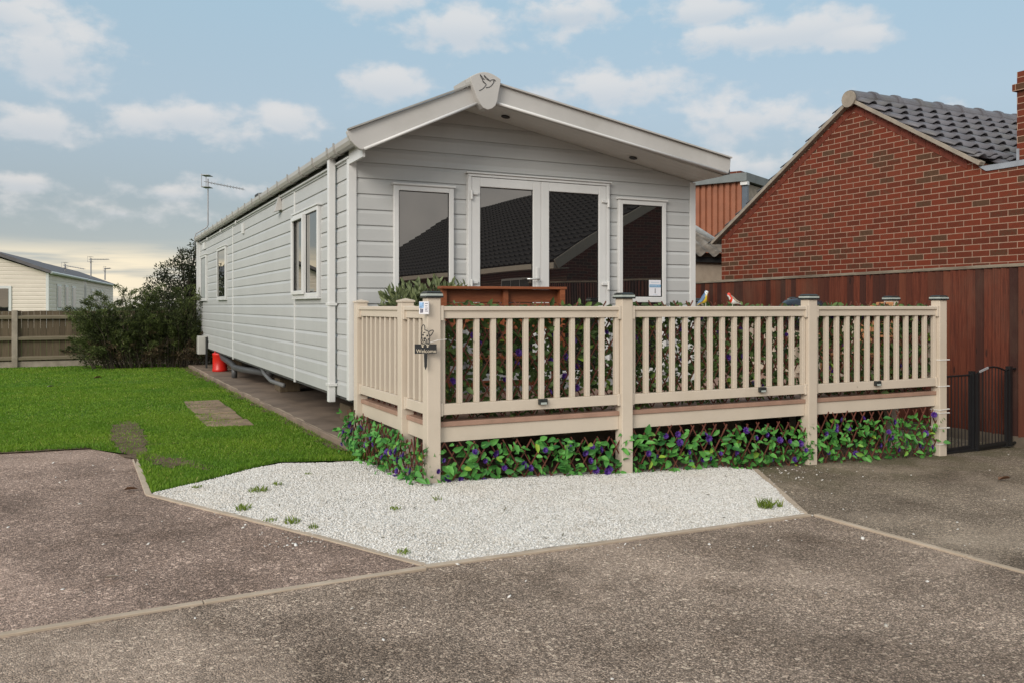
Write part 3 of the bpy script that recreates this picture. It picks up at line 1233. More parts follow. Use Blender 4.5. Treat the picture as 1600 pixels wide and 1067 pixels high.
# roof sheets
OV = .50
m = MB()
for y0, y1 in ((-OV, LEN + .1),):
    tz = .10
    poly = [(-.07, ZE - .07 * (ZR - ZE) / XR + tz), (XR, ZR + tz + .03), (W + .12, ZE - .12 * (ZR - ZE) / (W - XR) + tz), (W + .12, ZE - .12 * (ZR - ZE) / (W - XR) + tz - .05), (XR, ZR + tz - .03), (-.07, ZE - .07 * (ZR - ZE) / XR + tz - .05)]
    m.prism(poly, lambda u, v, t: (u, t, v), y0, y1)
m.build('roof', MT['rooftile_felt'], van)
# soffit under the canopy (with fine board lines)
m = MB()
t_ = .012
for xa, xb in ((-.02, XR), (XR, W + .02)):
    nb = 5
    for i in range(nb):
        y0 = -OV + OV * i / nb
        y1 = -OV + OV * (i + 1) / nb - .004
        za, zb = roof_z(max(xa, 0)), roof_z(min(xb, W))
        m.add([(xa, y0, za), (xb, y0, zb), (xb, y1, zb), (xa, y1, za), (xa, y0, za + t_), (xb, y0, zb + t_), (xb, y1, zb + t_), (xa, y1, za + t_)],
              [(3, 2, 1, 0), (4, 5, 6, 7), (0, 1, 5, 4), (1, 2, 6, 5), (2, 3, 7, 6), (3, 0, 4, 7)])
m.build('soffit', MT['soffit'], van)
MB().box(-.026, -OV + .02, ZE - .09, -.002, -.027, ZE + .05).build('soffit_return', MT['upvc'], van)
# bargeboards
yb0, yb1 = -.555, -.505


def barge(xa, za, zta, xb, zb, ztb, end):
    """lower edge za->zb, upper edge zta->ztb; end = 'L' or 'R' rounds the outer end"""
    if end == 'L':
        poly = [(xa + .145, za), (xb, zb), (xb, ztb), (xa, zta), (xa + .012, zta - .04), (xa + .035, zta - .085), (xa + .07, zta - .12), (xa + .11, za + .006)]
    else:
        poly = [(xa, za), (xb - .055, zb), (xb - .03, zb + .018), (xb - .01, zb + .07), (xb, ztb), (xa, zta)]
    m = MB()
    m.prism(poly, lambda u, v, t: (u, t, v), yb0, yb1)
    return m


bl = barge(-.186, H(1.366), H(1.521), XR - .06, H(1.895), H(2.082), 'L').build('bargeboard', MT['board'], van, bevel=.006)
brd = barge(XR - .0599, H(1.925), H(2.112), 4.045, H(1.424), H(1.594), 'R').build('bargeboard', MT['board'], van, bevel=.006)
m = MB()
m.tube([(-.035, yb0 - .012, H(1.372)), (XR - .06, yb0 - .012, H(1.902))], .014, 8)
m.build('bead', MT['upvc'], bl, smooth=True)
m = MB()
m.tube([(XR - .04, yb0 - .012, H(1.930)), (3.985, yb0 - .012, H(1.433))], .014, 8)
m.build('bead', MT['upvc'], brd, smooth=True)
m = MB()
m.beam((-.18, yb0 - .006, H(1.532)), (XR - .1, yb0 - .006, H(2.076)), .05, .014)
m.build('drip_edge', m_plain('drip_edge_grey', (.30, .29, .27), .4), bl)
m = MB()
m.beam((XR + .02, yb0 - .006, H(2.105)), (4.04, yb0 - .006, H(1.603)), .05, .014)
m.build('drip_edge', MT['board'], brd)
# crest with the bird outline
top = [(.945 + .31 * i / 10, H(2.105) + .055 * math.sin(math.pi * i / 10) + .014 * i / 10) for i in range(11)]
low = [(1.255, H(2.08)), (1.235, H(1.99)), (1.222, H(1.91)), (1.20, H(1.862)), (1.165, H(1.832)), (1.12, H(1.818)), (1.08, H(1.832)), (1.045, H(1.866)), (1.02, H(1.91)), (.985, H(1.99)), (.953, H(2.07))]
crest = MB().prism(top + low, lambda u, v, t: (u, t, v), -.625, -.50).build('gable_crest', MT['board'], van, bevel=.006)
m = MB()
m.prism(top + [(1.24, H(2.06)), (.96, H(2.04))], lambda u, v, t: (u, t, v), -.4995, -.22)
m.build('ridge_cover', MT['board'], van)
strokes = [[(635, 150), (655, 210), (680, 250), (700, 295), (740, 335), (775, 368)], [(635, 150), (690, 215), (722, 262)], [(725, 165), (745, 215), (790, 258), (855, 290)],
           [(722, 165), (765, 205), (810, 245), (850, 280)], [(858, 305), (885, 272), (930, 262), (965, 266), (997, 294)], [(960, 285), (938, 340), (890, 400), (840, 430), (765, 440)],
           [(775, 375), (730, 430), (680, 475), (612, 506)], [(690, 240), (738, 262)], [(690, 295), (740, 345)], [(700, 310), (760, 360)], [(965, 270), (940, 300)]]
m = MB()
for st in strokes:
    pts = []
    for zx, zy in st:
        X_ = .965 + (zx - 455) * .000440
        h_ = 2.112 - (zy - 185) * .000418 + (zx - 455) * .00005
        pts.append((X_, -.6275, H(h_)))
    for a, b in zip(pts[:-1], pts[1:]):
        m.beam(a, b, .0048, .003, (0, 1, 0))
m.build('bird_outline', m_plain('ink_black', (.02, .02, .025), .6), crest)
# soffit lights
for px_, y_ in ((1.50, -.22), (3.02, -.20)):
    zz = roof_z(px_)
    mm = MB().lathe([(.0, -.002), (.042, -.002), (.045, -.010), (.036, -.014), (.030, -.010), (.0, -.008)], (0, 0, 0), 18)
    o = mm.build('soffit_light', MT['dark'], van, loc=(px_, y_, zz - .001), smooth=True)
    o.rotation_euler = (0, math.atan((ZR - ZE) / (W - XR)), 0)
# gutter: half round with brackets
gx, gzz = -.075, H(1.475)
m = MB()
prof = [(-.055, .035), (-.052, -.005), (-.036, -.036), (0, -.048), (.036, -.036), (.05, -.005), (.05, .03), (.043, .03), (.04, -.003), (.03, -.029), (0, -.040), (-.03, -.029), (-.045, -.003), (-.048, .035)]
m.prism([(gx + a, gzz + b) for a, b in prof], lambda u, v, t: (u, t, v), -.49, LEN + .05)
gut = m.build('gutter', MT['gutter'], van)
m = MB().box(-.034, -.03, ZE - .032, -.0, LEN, ZE - .014)
m.build('eaves_strip', MT['upvc'], van)
MB().box(-.012, .0, ZE - .0139, .02, LEN, ZE + .05).build('eaves_shade', MT['dark'], van)  # dark strip stands in for the shade beneath the gutter
p2 = [(-.063, .055), (-.061, -.007), (-.043, -.044), (0, -.057), (.043, -.044), (.060, -.006), (.058, .035), (.05, .03), (.046, -.005), (.034, -.033), (0, -.0475), (-.034, -.034), (-.05, -.004), (-.052, .048)]
gb = None
ky = 0.12
while ky < LEN:
    if gb is None:
        gb = MB().prism([(gx + a, gzz + b) for a, b in p2], lambda u, v, t: (u, t, v), -.022, .022).build('gutter_bracket', m_plain('bracket_plastic', (.30, .285, .265), .4, .08), gut)
        gb.location.y = ky
    else:
        c = copy_obj(gb, gut)
        c.location.y = ky
    ky += .62 if ky > .2 else .26
# downpipe
dp = MB().box(-.098, .435, H(-.93), -.030, .503, H(1.43)).build('downpipe', MT['upvc'], van, bevel=.006)
for h in (.02, -.76):
    MB().box(-.102, .42, H(h) - .014, -.016, .55, H(h) + .014).build('pipe_clip', MT['upvc'], dp, bevel=.003)
dp2 = MB().box(-.085, LEN - .04, H(-.93), -.02, LEN + .03, H(1.43)).build('downpipe', MT['upvc'], van, bevel=.006)


# front windows and doors -------------------------------------------------
def frame_rect(m, x0, x1, z0, z1, t, y0, y1):
    m.box(x0, y0, z0, x0 + t, y1, z1)
    m.box(x1 - t, y0, z0, x1, y1, z1)
    m.box(x0 + t, y0, z1 - t, x1 - t, y1, z1)
    m.box(x0 + t, y0, z0, x1 - t, y1, z0 + t)


def front_window(x0, x1, ztop, zbot, lab):
    w = MB().box(x0 + .003, -.020, zbot + .003, x1 - .003, -.0005, ztop - .003).build('window', MT['upvc'], van)
    if lab:
        w['label'] = lab
    m = MB()
    t = .050
    frame_rect(m, x0, x1, zbot, ztop, t, -.052, -.021)
    m.box(x0 + t, -.050, H(.043), x1 - t, -.021, H(.102))
    m.build('window_frame', MT['upvc'], w, bevel=.005)
    MB().box(x0 - .015, -.068, ztop + .0005, x1 + .015, -.002, ztop + .022).build('drip_head', MT['upvc'], w, bevel=.004)
    for za, zb in ((zbot + t, H(.043)), (H(.102), ztop - t)):
        MB().box(x0 + t + .0005, -.034, za + .0005, x1 - t - .0005, -.0205, zb - .0005).build('pane', MT['glass'], w)
        m = MB()
        frame_rect(m, x0 + t, x1 - t, za, zb, .007, -.0385, -.0345)
        m.build('seal', MT['seal'], w)
    return w


front_window(.406, 1.02, H(1.155), H(-.72), None)
rw = front_window(2.94, 3.562, H(1.155), H(-.72), None)
dz0, dz1 = H(-.76), H(1.285)
fr = MB()
fr.box(1.168, -.062, dz0, 1.205, -.001, dz1)
fr.box(2.777, -.062, dz0, 2.814, -.001, dz1)
fr.box(1.168, -.062, dz1 + .0005, 2.814, -.001, dz1 + .028)
fr.build('door_frame', MT['upvc'], van, bevel=.004)
MB().box(1.148, -.078, dz1 + .029, 2.834, -.002, dz1 + .043).build('drip_head', MT['upvc'], van, bevel=.004)


def door(x0, x1, hinge, handle):
    d = MB()
    t = .092
    frame_rect(d, x0, x1, dz0, dz1 - .004, t, -.056, -.012)
    dr = d.build('patio_door', MT['upvc'], van, bevel=.006)
    MB().box(x0 + t + .0005, -.036, dz0 + t + .0005, x1 - t - .0005, -.022, dz1 - .0045 - t).build('pane', MT['glass'], dr)
    m = MB()
    frame_rect(m, x0 + t, x1 - t, dz0 + t, dz1 - .004 - t, .008, -.0405, -.0365)
    m.build('seal', MT['seal'], dr)
    for h in (1.115, .235, -.55):
        k = MB()
        s = 1 if hinge < x1 - .3 else -1
        k.box(min(hinge, hinge + s * .075), -.078, H(h) - .012, max(hinge, hinge + s * .075), -.0565, H(h) + .016)
        k.tube([(hinge, -.082, H(h) - .06), (hinge, -.082, H(h) + .03)], .013, 10)
        k.build('hinge', MT['upvc'], dr, bevel=.003)
    if handle:
        k = MB()
        xh = x1 - t / 2
        k.box(xh - .016, -.066, H(.19), xh + .016, -.0565, H(.40))
        k.build('handle_plate', MT['upvc'], dr, bevel=.004)
        k = MB()
        k.tube([(xh, -.067, H(.278)), (xh, -.098, H(.278)), (xh - .03, -.105, H(.278)), (xh - .14, -.105, H(.276))], .009, 8)
        k.build('door_handle', m_plain('satin_metal', (.62, .62, .60), .3, .05, metal=.6), dr, smooth=True)


door(1.208, 1.985, 1.195, True)
door(1.988, 2.774, 2.787, False)


# side windows ------------------------------------------------------------
def side_window(y0, y1, z0, z1, split, glass):
    w = MB().box(-.020, y0 + .003, z0 + .003, -.0005, y1 - .003, z1 - .003).build('window', MT['upvc'], van)
    m = MB()

    def fr_y(m, a, b, za, zb, t, xa, xb):
        m.box(xa, a, za, xb, a + t, zb)
        m.box(xa, b - t, za, xb, b, zb)
        m.box(xa, a + t, za, xb, b - t, za + t)
        m.box(xa, a + t, zb - t, xb, b - t, zb)
    t = .046
    fr_y(m, y0, y1, z0, z1, t, -.052, -.021)
    if split:
        m.box(-.052, (y0 + y1) / 2 - .03, z0 + t, -.021, (y0 + y1) / 2 + .0, z1 - t)
    m.build('window_frame', MT['upvc'], w, bevel=.005)
    spans = [(y0 + t, (y0 + y1) / 2 - .03), ((y0 + y1) / 2, y1 - t)] if split else [(y0 + t, y1 - t)]
    for i, (a, b) in enumerate(spans):
        MB().box(-.036, a + .0005, z0 + t + .0005, -.0205, b - .0005, z1 - t - .0005).build('pane', glass, w)
        m = MB()
        fr_y(m, a, b, z0 + t, z1 - t, .010, -.041, -.0365)
        m.build('seal', MT['seal'], w)
        if split and i == 1:
            m = MB()
            fr_y(m, a - .02, b + .02, z0 + t - .015, z1 - t + .012, .045, -.080, -.0525)
            m.build('opening_sash', MT['upvc'], w, bevel=.005)
    MB().box(-.066, y0 - .02, z1 + .0005, -.002, y1 + .02, z1 + .018).build('drip_head', MT['upvc'], w, bevel=.003)
    MB().box(-.060, y0 - .01, z0 - .0205, -.002, y1 + .01, z0 - .0005).build('window_sill', MT['upvc'], w, bevel=.003)


side_window(1.10, 2.34, H(.10), H(1.06), True, MT['sideglass'])
side_window(8.02, 9.13, H(.13), H(1.07), False, MT['sideglass'])
side_window(10.88, 11.83, H(.13), H(1.07), False, m_plain('frosted_glass', (.42, .44, .44), .25, .05))
# vent cowl, small vents and hooks on the side
m = MB()
m.add([(-.012, 3.15, H(1.22)), (-.012, 3.33, H(1.22)), (-.012, 3.265, H(1.42)), (-.012, 3.215, H(1.42)), (-.105, 3.165, H(1.19)), (-.105, 3.315, H(1.19)), (-.03, 3.265, H(1.42)), (-.03, 3.215, H(1.42))],
      [(0, 1, 2, 3), (4, 7, 6, 5), (1, 5, 6, 2), (0, 3, 7, 4), (3, 2, 6, 7), (0, 4, 5, 1)])
m.build('vent_cowl', MT['gutter'], van, bevel=.004)
MB().box(-.045, 6.10, H(1.14), -.012, 6.22, H(1.30)).build('side_vent', MT['upvc'], van, bevel=.004)
MB().box(-.045, 11.2, H(1.20), -.012, 11.5, H(1.34)).build('side_vent', MT['upvc'], van, bevel=.004)
for y in (6.75, 8.6, 10.6):
    m = MB().tube([(-.012, y, H(1.40)), (-.05, y, H(1.39)), (-.055, y, H(1.34))], .014, 8)
    m.build('side_hook', MT['upvc'], van, smooth=True)
# roof vent
m = MB().lathe([(0.14, 0), (.19, .03), (.19, .09), (.15, .12), (0, .13)], (0, 0, 0), 16)
m.build('roof_vent', MT['dark'], van, smooth=False, loc=(.34, 6.15, roof_z(.34) + .10))
# underside: outriggers, drain pipe, blocks
for y in (.55, 1.35, 2.15, 2.95, 3.75, 4.6, 5.5, 6.5, 7.6, 8.8, 10.2, 11.4):
    m = MB()
    m.prism([(.06, ZB - .036), (.75, ZB - .036), (.75, ZB - .20), (.14, ZB - .09)], lambda u, v, t: (u, t, v), y - .02, y + .02)
    m.build('outrigger', MT['chassis'], van)
m = MB()
m.box(.75, .3, ZB - .24, .83, LEN - .3, ZB - .036)
m.box(2.8, .3, ZB - .24, 2.88, LEN - .3, ZB - .036)
m.build('chassis_beam', MT['chassis'], van)
pm = MB()
pm.tube([(.10, 9.6, ZB - .05), (.10, 9.35, ZB - .12), (.10, 8.2, ZB - .17), (.10, 7.9, ZB - .21), (.12, 7.0, ZB - .19), (.3, 5.6, ZB - .16)], .055, 10)
pm.tube([(.10, 7.95, ZB - .21), (.10, 7.95, 0.11)], .05, 10)
pm.build('drain_pipe', MT['pipe'], van, smooth=True)
pm = MB().tube([(.05, 4.9, ZB - .04), (.05, 4.7, ZB - .10), (.05, 4.2, ZB - .16), (.06, 3.4, ZB - .155)], .028, 10)
pm.build('waste_hose', m_plain('hose_grey', (.13, .13, .13), .5), van, smooth=True)
for y in (1.2, 5.0, 10.5):
    MB().box(.32, y, 0.101, .62, y + .42, ZB - .21).build('support_block', MT['greyfence'], van, bevel=.01)

# number plate on the window glass
npl = thing('number_sign', 'small white sign with a blue band and the number 1 in the right window', 'sign', (3.415, -.0405, H(.20)))
m = MB().box(-.078, -.003, -.088, .078, .002, .088)
m.build('sign_panel', m_plain('sign_white', (.72, .72, .76), .4, .03), npl, bevel=.002)
MB().box(-.075, -.0042, .008, .075, -.0031, .038).build('blue_band', m_plain('sign_blue', (.13, .32, .52), .4, .1), npl)
Mx = Matrix.Rotation(R(90), 4, 'X')
text_mesh('numeral', '1', .078, MT['dark'], npl, Matrix.Translation((0.0, -.0042, -.034)) @ Mx)
m = MB()
for i, (a, b) in enumerate(((-.066, -.02), (-.014, .03), (.036, .066))):
    m.box(a, -.0052, .018, b, -.0043, .028)
m.box(-.055, -.0042, .060, .055, -.0035, .066)
m.box(-.03, -.0042, -.076, .03, -.0035, -.072)
m.build('small_print', m_plain('print_pale', (.45, .55, .66), .5), npl)

# ------------------------------------------------------------------ deck
deck = thing('deck', 'raised cream plastic deck with balustrade wrapped round the front of the caravan', 'deck')
dp_ = MT['deckp']
ZD = H(-.85)
DX0, DX1, DY0 = .06, 5.55, -1.945
# floor boards
m = MB()
nb = 15
y = DY0 + .012
bw = .128
while y < -.07:
    m.box(DX0 + .01, y, ZD - .026, DX1 - .01, min(y + bw, -.068), ZD)
    y += bw + .005
y = -.06
while y < 2.0:
    m.box(W + .05, y, ZD - .026, DX1 - .01, y + bw, ZD)
    y += bw + .005
m.build('deck_floor', MT['deckboard'], deck)
XP = [(.016, .120), (1.696, 1.800), (3.726, 3.830), (5.490, 5.595)]
bays = [(.120, 1.696), (1.800, 3.726), (3.830, 5.490)]
for a, b in bays:
    MB().box(a + .001, -1.962, ZD - .036, b - .001, -1.936, ZD + .001).build('edge_board', MT['deckboard'], deck, bevel=.004)
    MB().box(a + .001, -1.950, H(-1.0), b - .001, -1.926, ZD - .0365).build('fascia', dp_, deck, bevel=.003)
YL = [(-.150, -.046), (-1.420, -1.316)]
lb = [(-1.9, -1.42), (-1.316, -.15)]
for a, b in lb:
    MB().box(.054, a + .001, ZD - .036, .080, b - .001, ZD + .001).build('edge_board', MT['deckboard'], deck, bevel=.004)
    MB().box(.066, a + .001, H(-1.0), .090, b - .001, ZD - .0365).build('fascia', dp_, deck, bevel=.003)
rb = [(-1.9, -1.42), (-1.316, -.02), (.084, 1.80)]
YRp = [(-1.42, -1.316), (-.02, .084), (1.80, 1.904)]
for a, b in rb:
    MB().box(5.522, a + .001, H(-1.0), 5.546, b - .001, ZD + .001).build('fascia', dp_, deck, bevel=.003)
MB().box(5.500, -1.30, -.25, 5.515, 1.80, H(-1.0) - .002).build('light_stop_board', MT['greyfence'], deck)  # added board, blocks light entering under the deck at its right end
# joists inside (dark underside)
m = MB()
for x in np.arange(.3, 5.4, .45):
    m.box(x, -1.9, ZD - .17, x + .045, -.1, ZD - .027)
m.build('joists', MT['greyfence'], deck)


def solar_cap(parent, x, y, z):
    c = MB()
    c.mi = 0
    c.box(x - .068, y - .068, z, x + .068, y + .068, z + .014)
    c.box(x - .060, y - .060, z + .030, x + .060, y + .060, z + .040)
    q = .060
    c.add([(x - q, y - q, z + .040), (x + q, y - q, z + .040), (x + q, y + q, z + .040), (x - q, y + q, z + .040), (x - .045, y - .045, z + .049), (x + .045, y - .045, z + .049), (x + .045, y + .045, z + .049), (x - .045, y + .045, z + .049)],
          [(0, 1, 5, 4), (1, 2, 6, 5), (2, 3, 7, 6), (3, 0, 4, 7), (4, 5, 6, 7)])
    o = c.build('post_cap', MT['capblack'], parent, bevel=.002)
    b = MB()
    b.box(x - .064, y - .064, z + .0142, x + .064, y + .064, z + .0298)
    b.build('light_band', MT['capband'], parent)
    return o


def plain_cap(parent, x, y, z):
    c = MB()
    c.box(x - .060, y - .060, z, x + .060, y + .060, z + .014)
    q = .060
    c.add([(x - q, y - q, z + .0141), (x + q, y - q, z + .0141), (x + q, y + q, z + .0141), (x - q, y + q, z + .0141), (x, y, z + .032)], [(0, 1, 4), (1, 2, 4), (2, 3, 4), (3, 0, 4), (3, 2, 1, 0)])
    return c.build('post_cap', dp_, parent, bevel=.002)


def deck_post(x0, y0, x1, y1, cap, ztop=H(.056)):
    p = MB().box(x0, y0, gz((x0 + x1) / 2) - .12, x1, y1, ztop).build('post', dp_, deck, bevel=.005)
    (solar_cap if cap else plain_cap)(p, (x0 + x1) / 2, (y0 + y1) / 2, ztop)
    return p


for i, (a, b) in enumerate(XP):
    deck_post(a, -2.0, b, -1.896, True, H(.062))
for a, b in YL:
    deck_post(.016, a, .120, b, False, H(.032))
for a, b in YRp:
    deck_post(5.490, a, 5.595, b, True, H(.062))

bal_proto = MB().box(-.019, -.019, H(-.7155), .019, .019, H(-.0895)).build('baluster', dp_, deck, bevel=.003)
bal_used = [False]


def baluster(x, y):
    if not bal_used[0]:
        bal_used[0] = True
        bal_proto.location = (x, y, 0)
        return
    copy_obj(bal_proto, deck, (x, y, 0))


def rail_x(a, b, y, n):
    m = MB()
    m.prism([(-.046, -.004), (-.036, 0.0), (.036, 0.0), (.046, -.004), (.046, -.030), (.030, -.034), (.030, -.0895), (-.030, -.0895), (-.030, -.034), (-.046, -.030)],
            lambda u, v, t: (t, y + u, H(v)), a + .002, b - .002)
    m.build('top_rail', dp_, deck, bevel=.002)
    m = MB()
    m.box(a + .002, y - .030, H(-.797), b - .002, y + .030, H(-.716))
    m.build('bottom_rail', dp_, deck, bevel=.004)
    for xx in (a + .001, b - .026):
        MB().box(xx, y - .050, H(-.104), xx + .025, y + .050, H(-.0) + .004).build('rail_bracket', dp_, deck, bevel=.003)
        MB().box(xx, y - .038, H(-.804), xx + .025, y + .038, H(-.708)).build('rail_bracket', dp_, deck, bevel=.003)
    s = (b - a - .055) / (n - 1) if n > 1 else 0
    for i in range(n):
        baluster(a + .03 + s * i, y)


def rail_y(a, b, x, n):
    m = MB()
    m.prism([(-.046, -.004), (-.036, 0.0), (.036, 0.0), (.046, -.004), (.046, -.030), (.030, -.034), (.030, -.0895), (-.030, -.0895), (-.030, -.034), (-.046, -.030)],
            lambda u, v, t: (x + u, t, H(v)), a + .002, b - .002)
    m.build('top_rail', dp_, deck, bevel=.002)
    m = MB()
    m.box(x - .030, a + .002, H(-.797), x + .030, b - .002, H(-.716))
    m.build('bottom_rail', dp_, deck, bevel=.004)
    for yy in (a + .001, b - .026):
        MB().box(x - .050, yy, H(-.104), x + .050, yy + .025, H(-.0) + .004).build('rail_bracket', dp_, deck, bevel=.003)
        MB().box(x - .038, yy, H(-.804), x + .038, yy + .025, H(-.708)).build('rail_bracket', dp_, deck, bevel=.003)
    s = (b - a - .09) / max(1, n - 1)
    for i in range(n):
        baluster(x, a + .045 + s * i)


rail_x(bays[0][0], bays[0][1], -1.945, 12)
rail_x(bays[1][0], bays[1][1], -1.945, 15)
rail_x(bays[2][0], bays[2][1], -1.945, 13)
rail_y(lb[1][0], lb[1][1], .072, 9)
rail_y(lb[0][0], lb[0][1], .072, 4)
rail_y(rb[0][0], rb[0][1], 5.54, 4)
rail_y(rb[1][0], rb[1][1], 5.54, 10)
rail_y(rb[2][0], rb[2][1], 5.54, 13)
rail_x(W + .08, 5.49, 1.85, 11)

# solar step lights on the bottom rail
for x, lab in ((.97, 'small black solar light clipped to the bottom rail of the left front bay'), (3.18, 'small black solar light clipped to the bottom rail of the middle front bay'),
               (4.62, 'small black solar light clipped to the bottom rail of the right front bay')):
    t = thing('solar_light', lab, 'solar light', (x, -1.978, H(-.735)), 0, 'solar lights on the bottom rail')
    m = MB()
    m.box(-.036, -.030, -.022, .036, .0015, .022)
    m.build('lamp_body', MT['capblack'], t, bevel=.004)
    MB().box(-.026, -.033, -.020, .026, -.0305, -.004).build('lens', MT['capband'], t)

# ------------------------------------------------------------------ trellis screens with leaves and flowers
def flower_mesh(mat):
    n = 9
    t = np.linspace(0, 2 * np.pi, n, endpoint=False)
    D = np.stack([np.cos(t), np.sin(t), np.full(n, .35)], 1)
    P = np.zeros((n, 3))
    V, F = leaves(P, D, np.tile(np.array([[0, 0, 1.0]]), (n, 1)), .031, .023, .3)
    V2, F2 = leaves(P, D * np.array([[1, 1, 3]]), np.tile(np.array([[0, 0, 1.0]]), (n, 1)), .024, .018, .3)
    o = fastmesh('flower', np.concatenate([V, V2]), np.concatenate([F, F2 + len(V)]), mat)
    return o


FL0 = [None]


def trellis(p0, p1, zb0, zb1, ht, label, leafmat, nleaf, lsize, nflow, cell=.15, out=(0, -1, 0), spread=.05, group=None, stick=.0045, rag=.06, back=False, fill=1.0):
    """panel from p0 to p1 (plan), lower edge zb0->zb1, height ht"""
    p0, p1 = Vector((*p0, 0)), Vector((*p1, 0))
    Lg = (p1 - p0).length
    d = (p1 - p0) / Lg
    o_ = Vector(out)
    t = thing('trellis_screen', label, 'trellis screen', (p0.x, p0.y, zb0), 0, group)
    org = Vector((p0.x, p0.y, zb0))

    def P3(s, h, k=0.0):
        zb = zb0 + (zb1 - zb0) * s / Lg
        return Vector((p0.x, p0.y, 0)) + d * s + Vector((0, 0, zb + h)) + o_ * k - org
    m = MB()
    run = ht * .62
    s = -run
    while s < Lg + .01:
        for sg in (1, -1):
            a, b = (s, s + run) if sg > 0 else (s + run, s)
            ha, hb = 0.0, ht
            # clip to the panel
            def cl(a, b, ha, hb):
                for lim, lo in ((0, True), (Lg, False)):
                    if (a < lim) == lo and a != lim and ((a < lim) if lo else (a > lim)):
                        f = (lim - a) / (b - a)
                        if f >= 1:
                            return None
                        ha = ha + (hb - ha) * f
                        a = lim
                    if ((b < lim) if lo else (b > lim)):
                        f = (lim - a) / (b - a)
                        if f <= 0:
                            return None
                        hb = ha + (hb - ha) * f
                        b = lim
                return a, b, ha, hb
            r = cl(a, b, ha, hb)
            if r:
                a, b, ha, hb = r
                if abs(b - a) > .02:
                    ex = random.uniform(0, rag) * (hb - ha > ht * .5)
                    q = (b - a) / max(1e-6, (hb - ha))
                    m.beam(P3(a, ha, sg * stick), P3(b + q * ex, hb + ex, sg * stick), stick * 2, stick * 1.6, o_)
        s += cell
    m.build('lattice', MT['stick'], t)
    # leaves
    S = rng.uniform(-.03, Lg + .03, nleaf)
    Hh = rng.uniform(.0, 1.0, nleaf) ** .92 * (ht + .02) * fill
    K = rng.normal(.012, spread * .6, nleaf)
    if back:
        K = -np.abs(rng.normal(.0, spread * .8, nleaf)) - .006
        sel = rng.uniform(0, 1, nleaf) < .035
        K[sel] += .06
    P = np.array([P3(a, b, k) for a, b, k in zip(S, Hh, K)])
    on = np.array(out, float)
    dn = np.array(d)
    D = rng.normal(size=(nleaf, 3)) * .55 + np.array([0, 0, -.25]) + on * .35 + dn * rng.normal(0, .9, (nleaf, 1))
    Nn = on + rng.normal(size=(nleaf, 3)) * .45 + np.array([0, 0, .35])
    Ls = rng.uniform(.5, 1.3, nleaf) * lsize
    V, F = leaves(P, D, Nn, Ls, Ls * rng.uniform(.5, .72, nleaf), .22, .12)
    lf = fastmesh('leaves', V, F, leafmat, t)
    # flowers
    for i in range(nflow):
        if FL0[0] is None:
            FL0[0] = flower_mesh(MT['flower'])
            f = FL0[0]
            f.parent = t
        else:
            f = copy_obj(FL0[0], t)
        f.location = P3(random.uniform(.03, Lg - .03), random.uniform(.12, .92) * ht, random.uniform(-.04, .01) if back else random.uniform(.02, .05 + spread * .4))
        q = Vector((out[0] + random.uniform(-.5, .5), out[1] + random.uniform(-.5, .5), random.uniform(-.3, .5)))
        f.rotation_euler = q.to_track_quat('Z', 'Y').to_euler()
        k = random.uniform(.7, 1.25)
        f.scale = (k, k, k)
    return t


GL = 'leafy trellis screens hiding the space under the deck'
GH = 'leafy trellis screens tied behind the balustrade'
# under the deck
trellis((.03, -1.955), (1.70, -1.955), gz(0) - .02, gz(1.7) - .02, .34, 'bright green leafy trellis with purple flowers under the left front bay of the deck', MT['leaf_low'], 360, .074, 24, .12, group=GL, rag=.03)
trellis((1.72, -1.955), (3.76, -1.955), gz(1.7) - .01, gz(3.7) - .0, .39, 'bright green leafy trellis with purple flowers under the middle front bay of the deck', MT['leaf_low'], 430, .074, 26, .12, group=GL, fill=.9, rag=.03)
trellis((3.76, -1.955), (5.53, -1.955), gz(3.7) - .0, gz(5.5) + .02, .45, 'bright green leafy trellis with purple flowers under the right front bay of the deck', MT['leaf_low'], 390, .072, 22, .12, group=GL, fill=.84, rag=.03)
trellis((-.055, -.10), (-.03, -2.04), gz(0) + .03, gz(0) - .01, .33, 'crowded green trellis with purple flowers round the left end under the deck', MT['leaf_low'], 400, .074, 26, .10, out=(-1, 0, 0), spread=.07, group=GL)
# behind the balusters
trellis((.16, -1.872), (1.68, -1.872), H(-.845), H(-.845), .84, 'shade-toned leafy trellis with purple flowers behind the balusters of the left front bay', MT['leaf_high'], 1900, .066, 22, .13, spread=.10, group=GH, back=True)
trellis((1.82, -1.872), (3.71, -1.872), H(-.845), H(-.845), .84, 'shade-toned leafy trellis with purple flowers behind the balusters of the middle front bay', MT['leaf_high'], 2300, .066, 26, .13, spread=.10, group=GH, back=True)
trellis((3.85, -1.872), (5.47, -1.872), H(-.845), H(-.845), .84, 'shade-toned leafy trellis with purple flowers behind the balusters of the right front bay', MT['leaf_high'], 2200, .066, 22, .13, spread=.10, group=GH, back=True)
trellis((.125, -.16), (.125, -1.88), H(-.845), H(-.845), .80, 'sparse leafy trellis behind the balusters on the left end of the deck', MT['leaf_high'], 130, .06, 4, .16, out=(-1, 0, 0), spread=.06, group=GH, back=True)

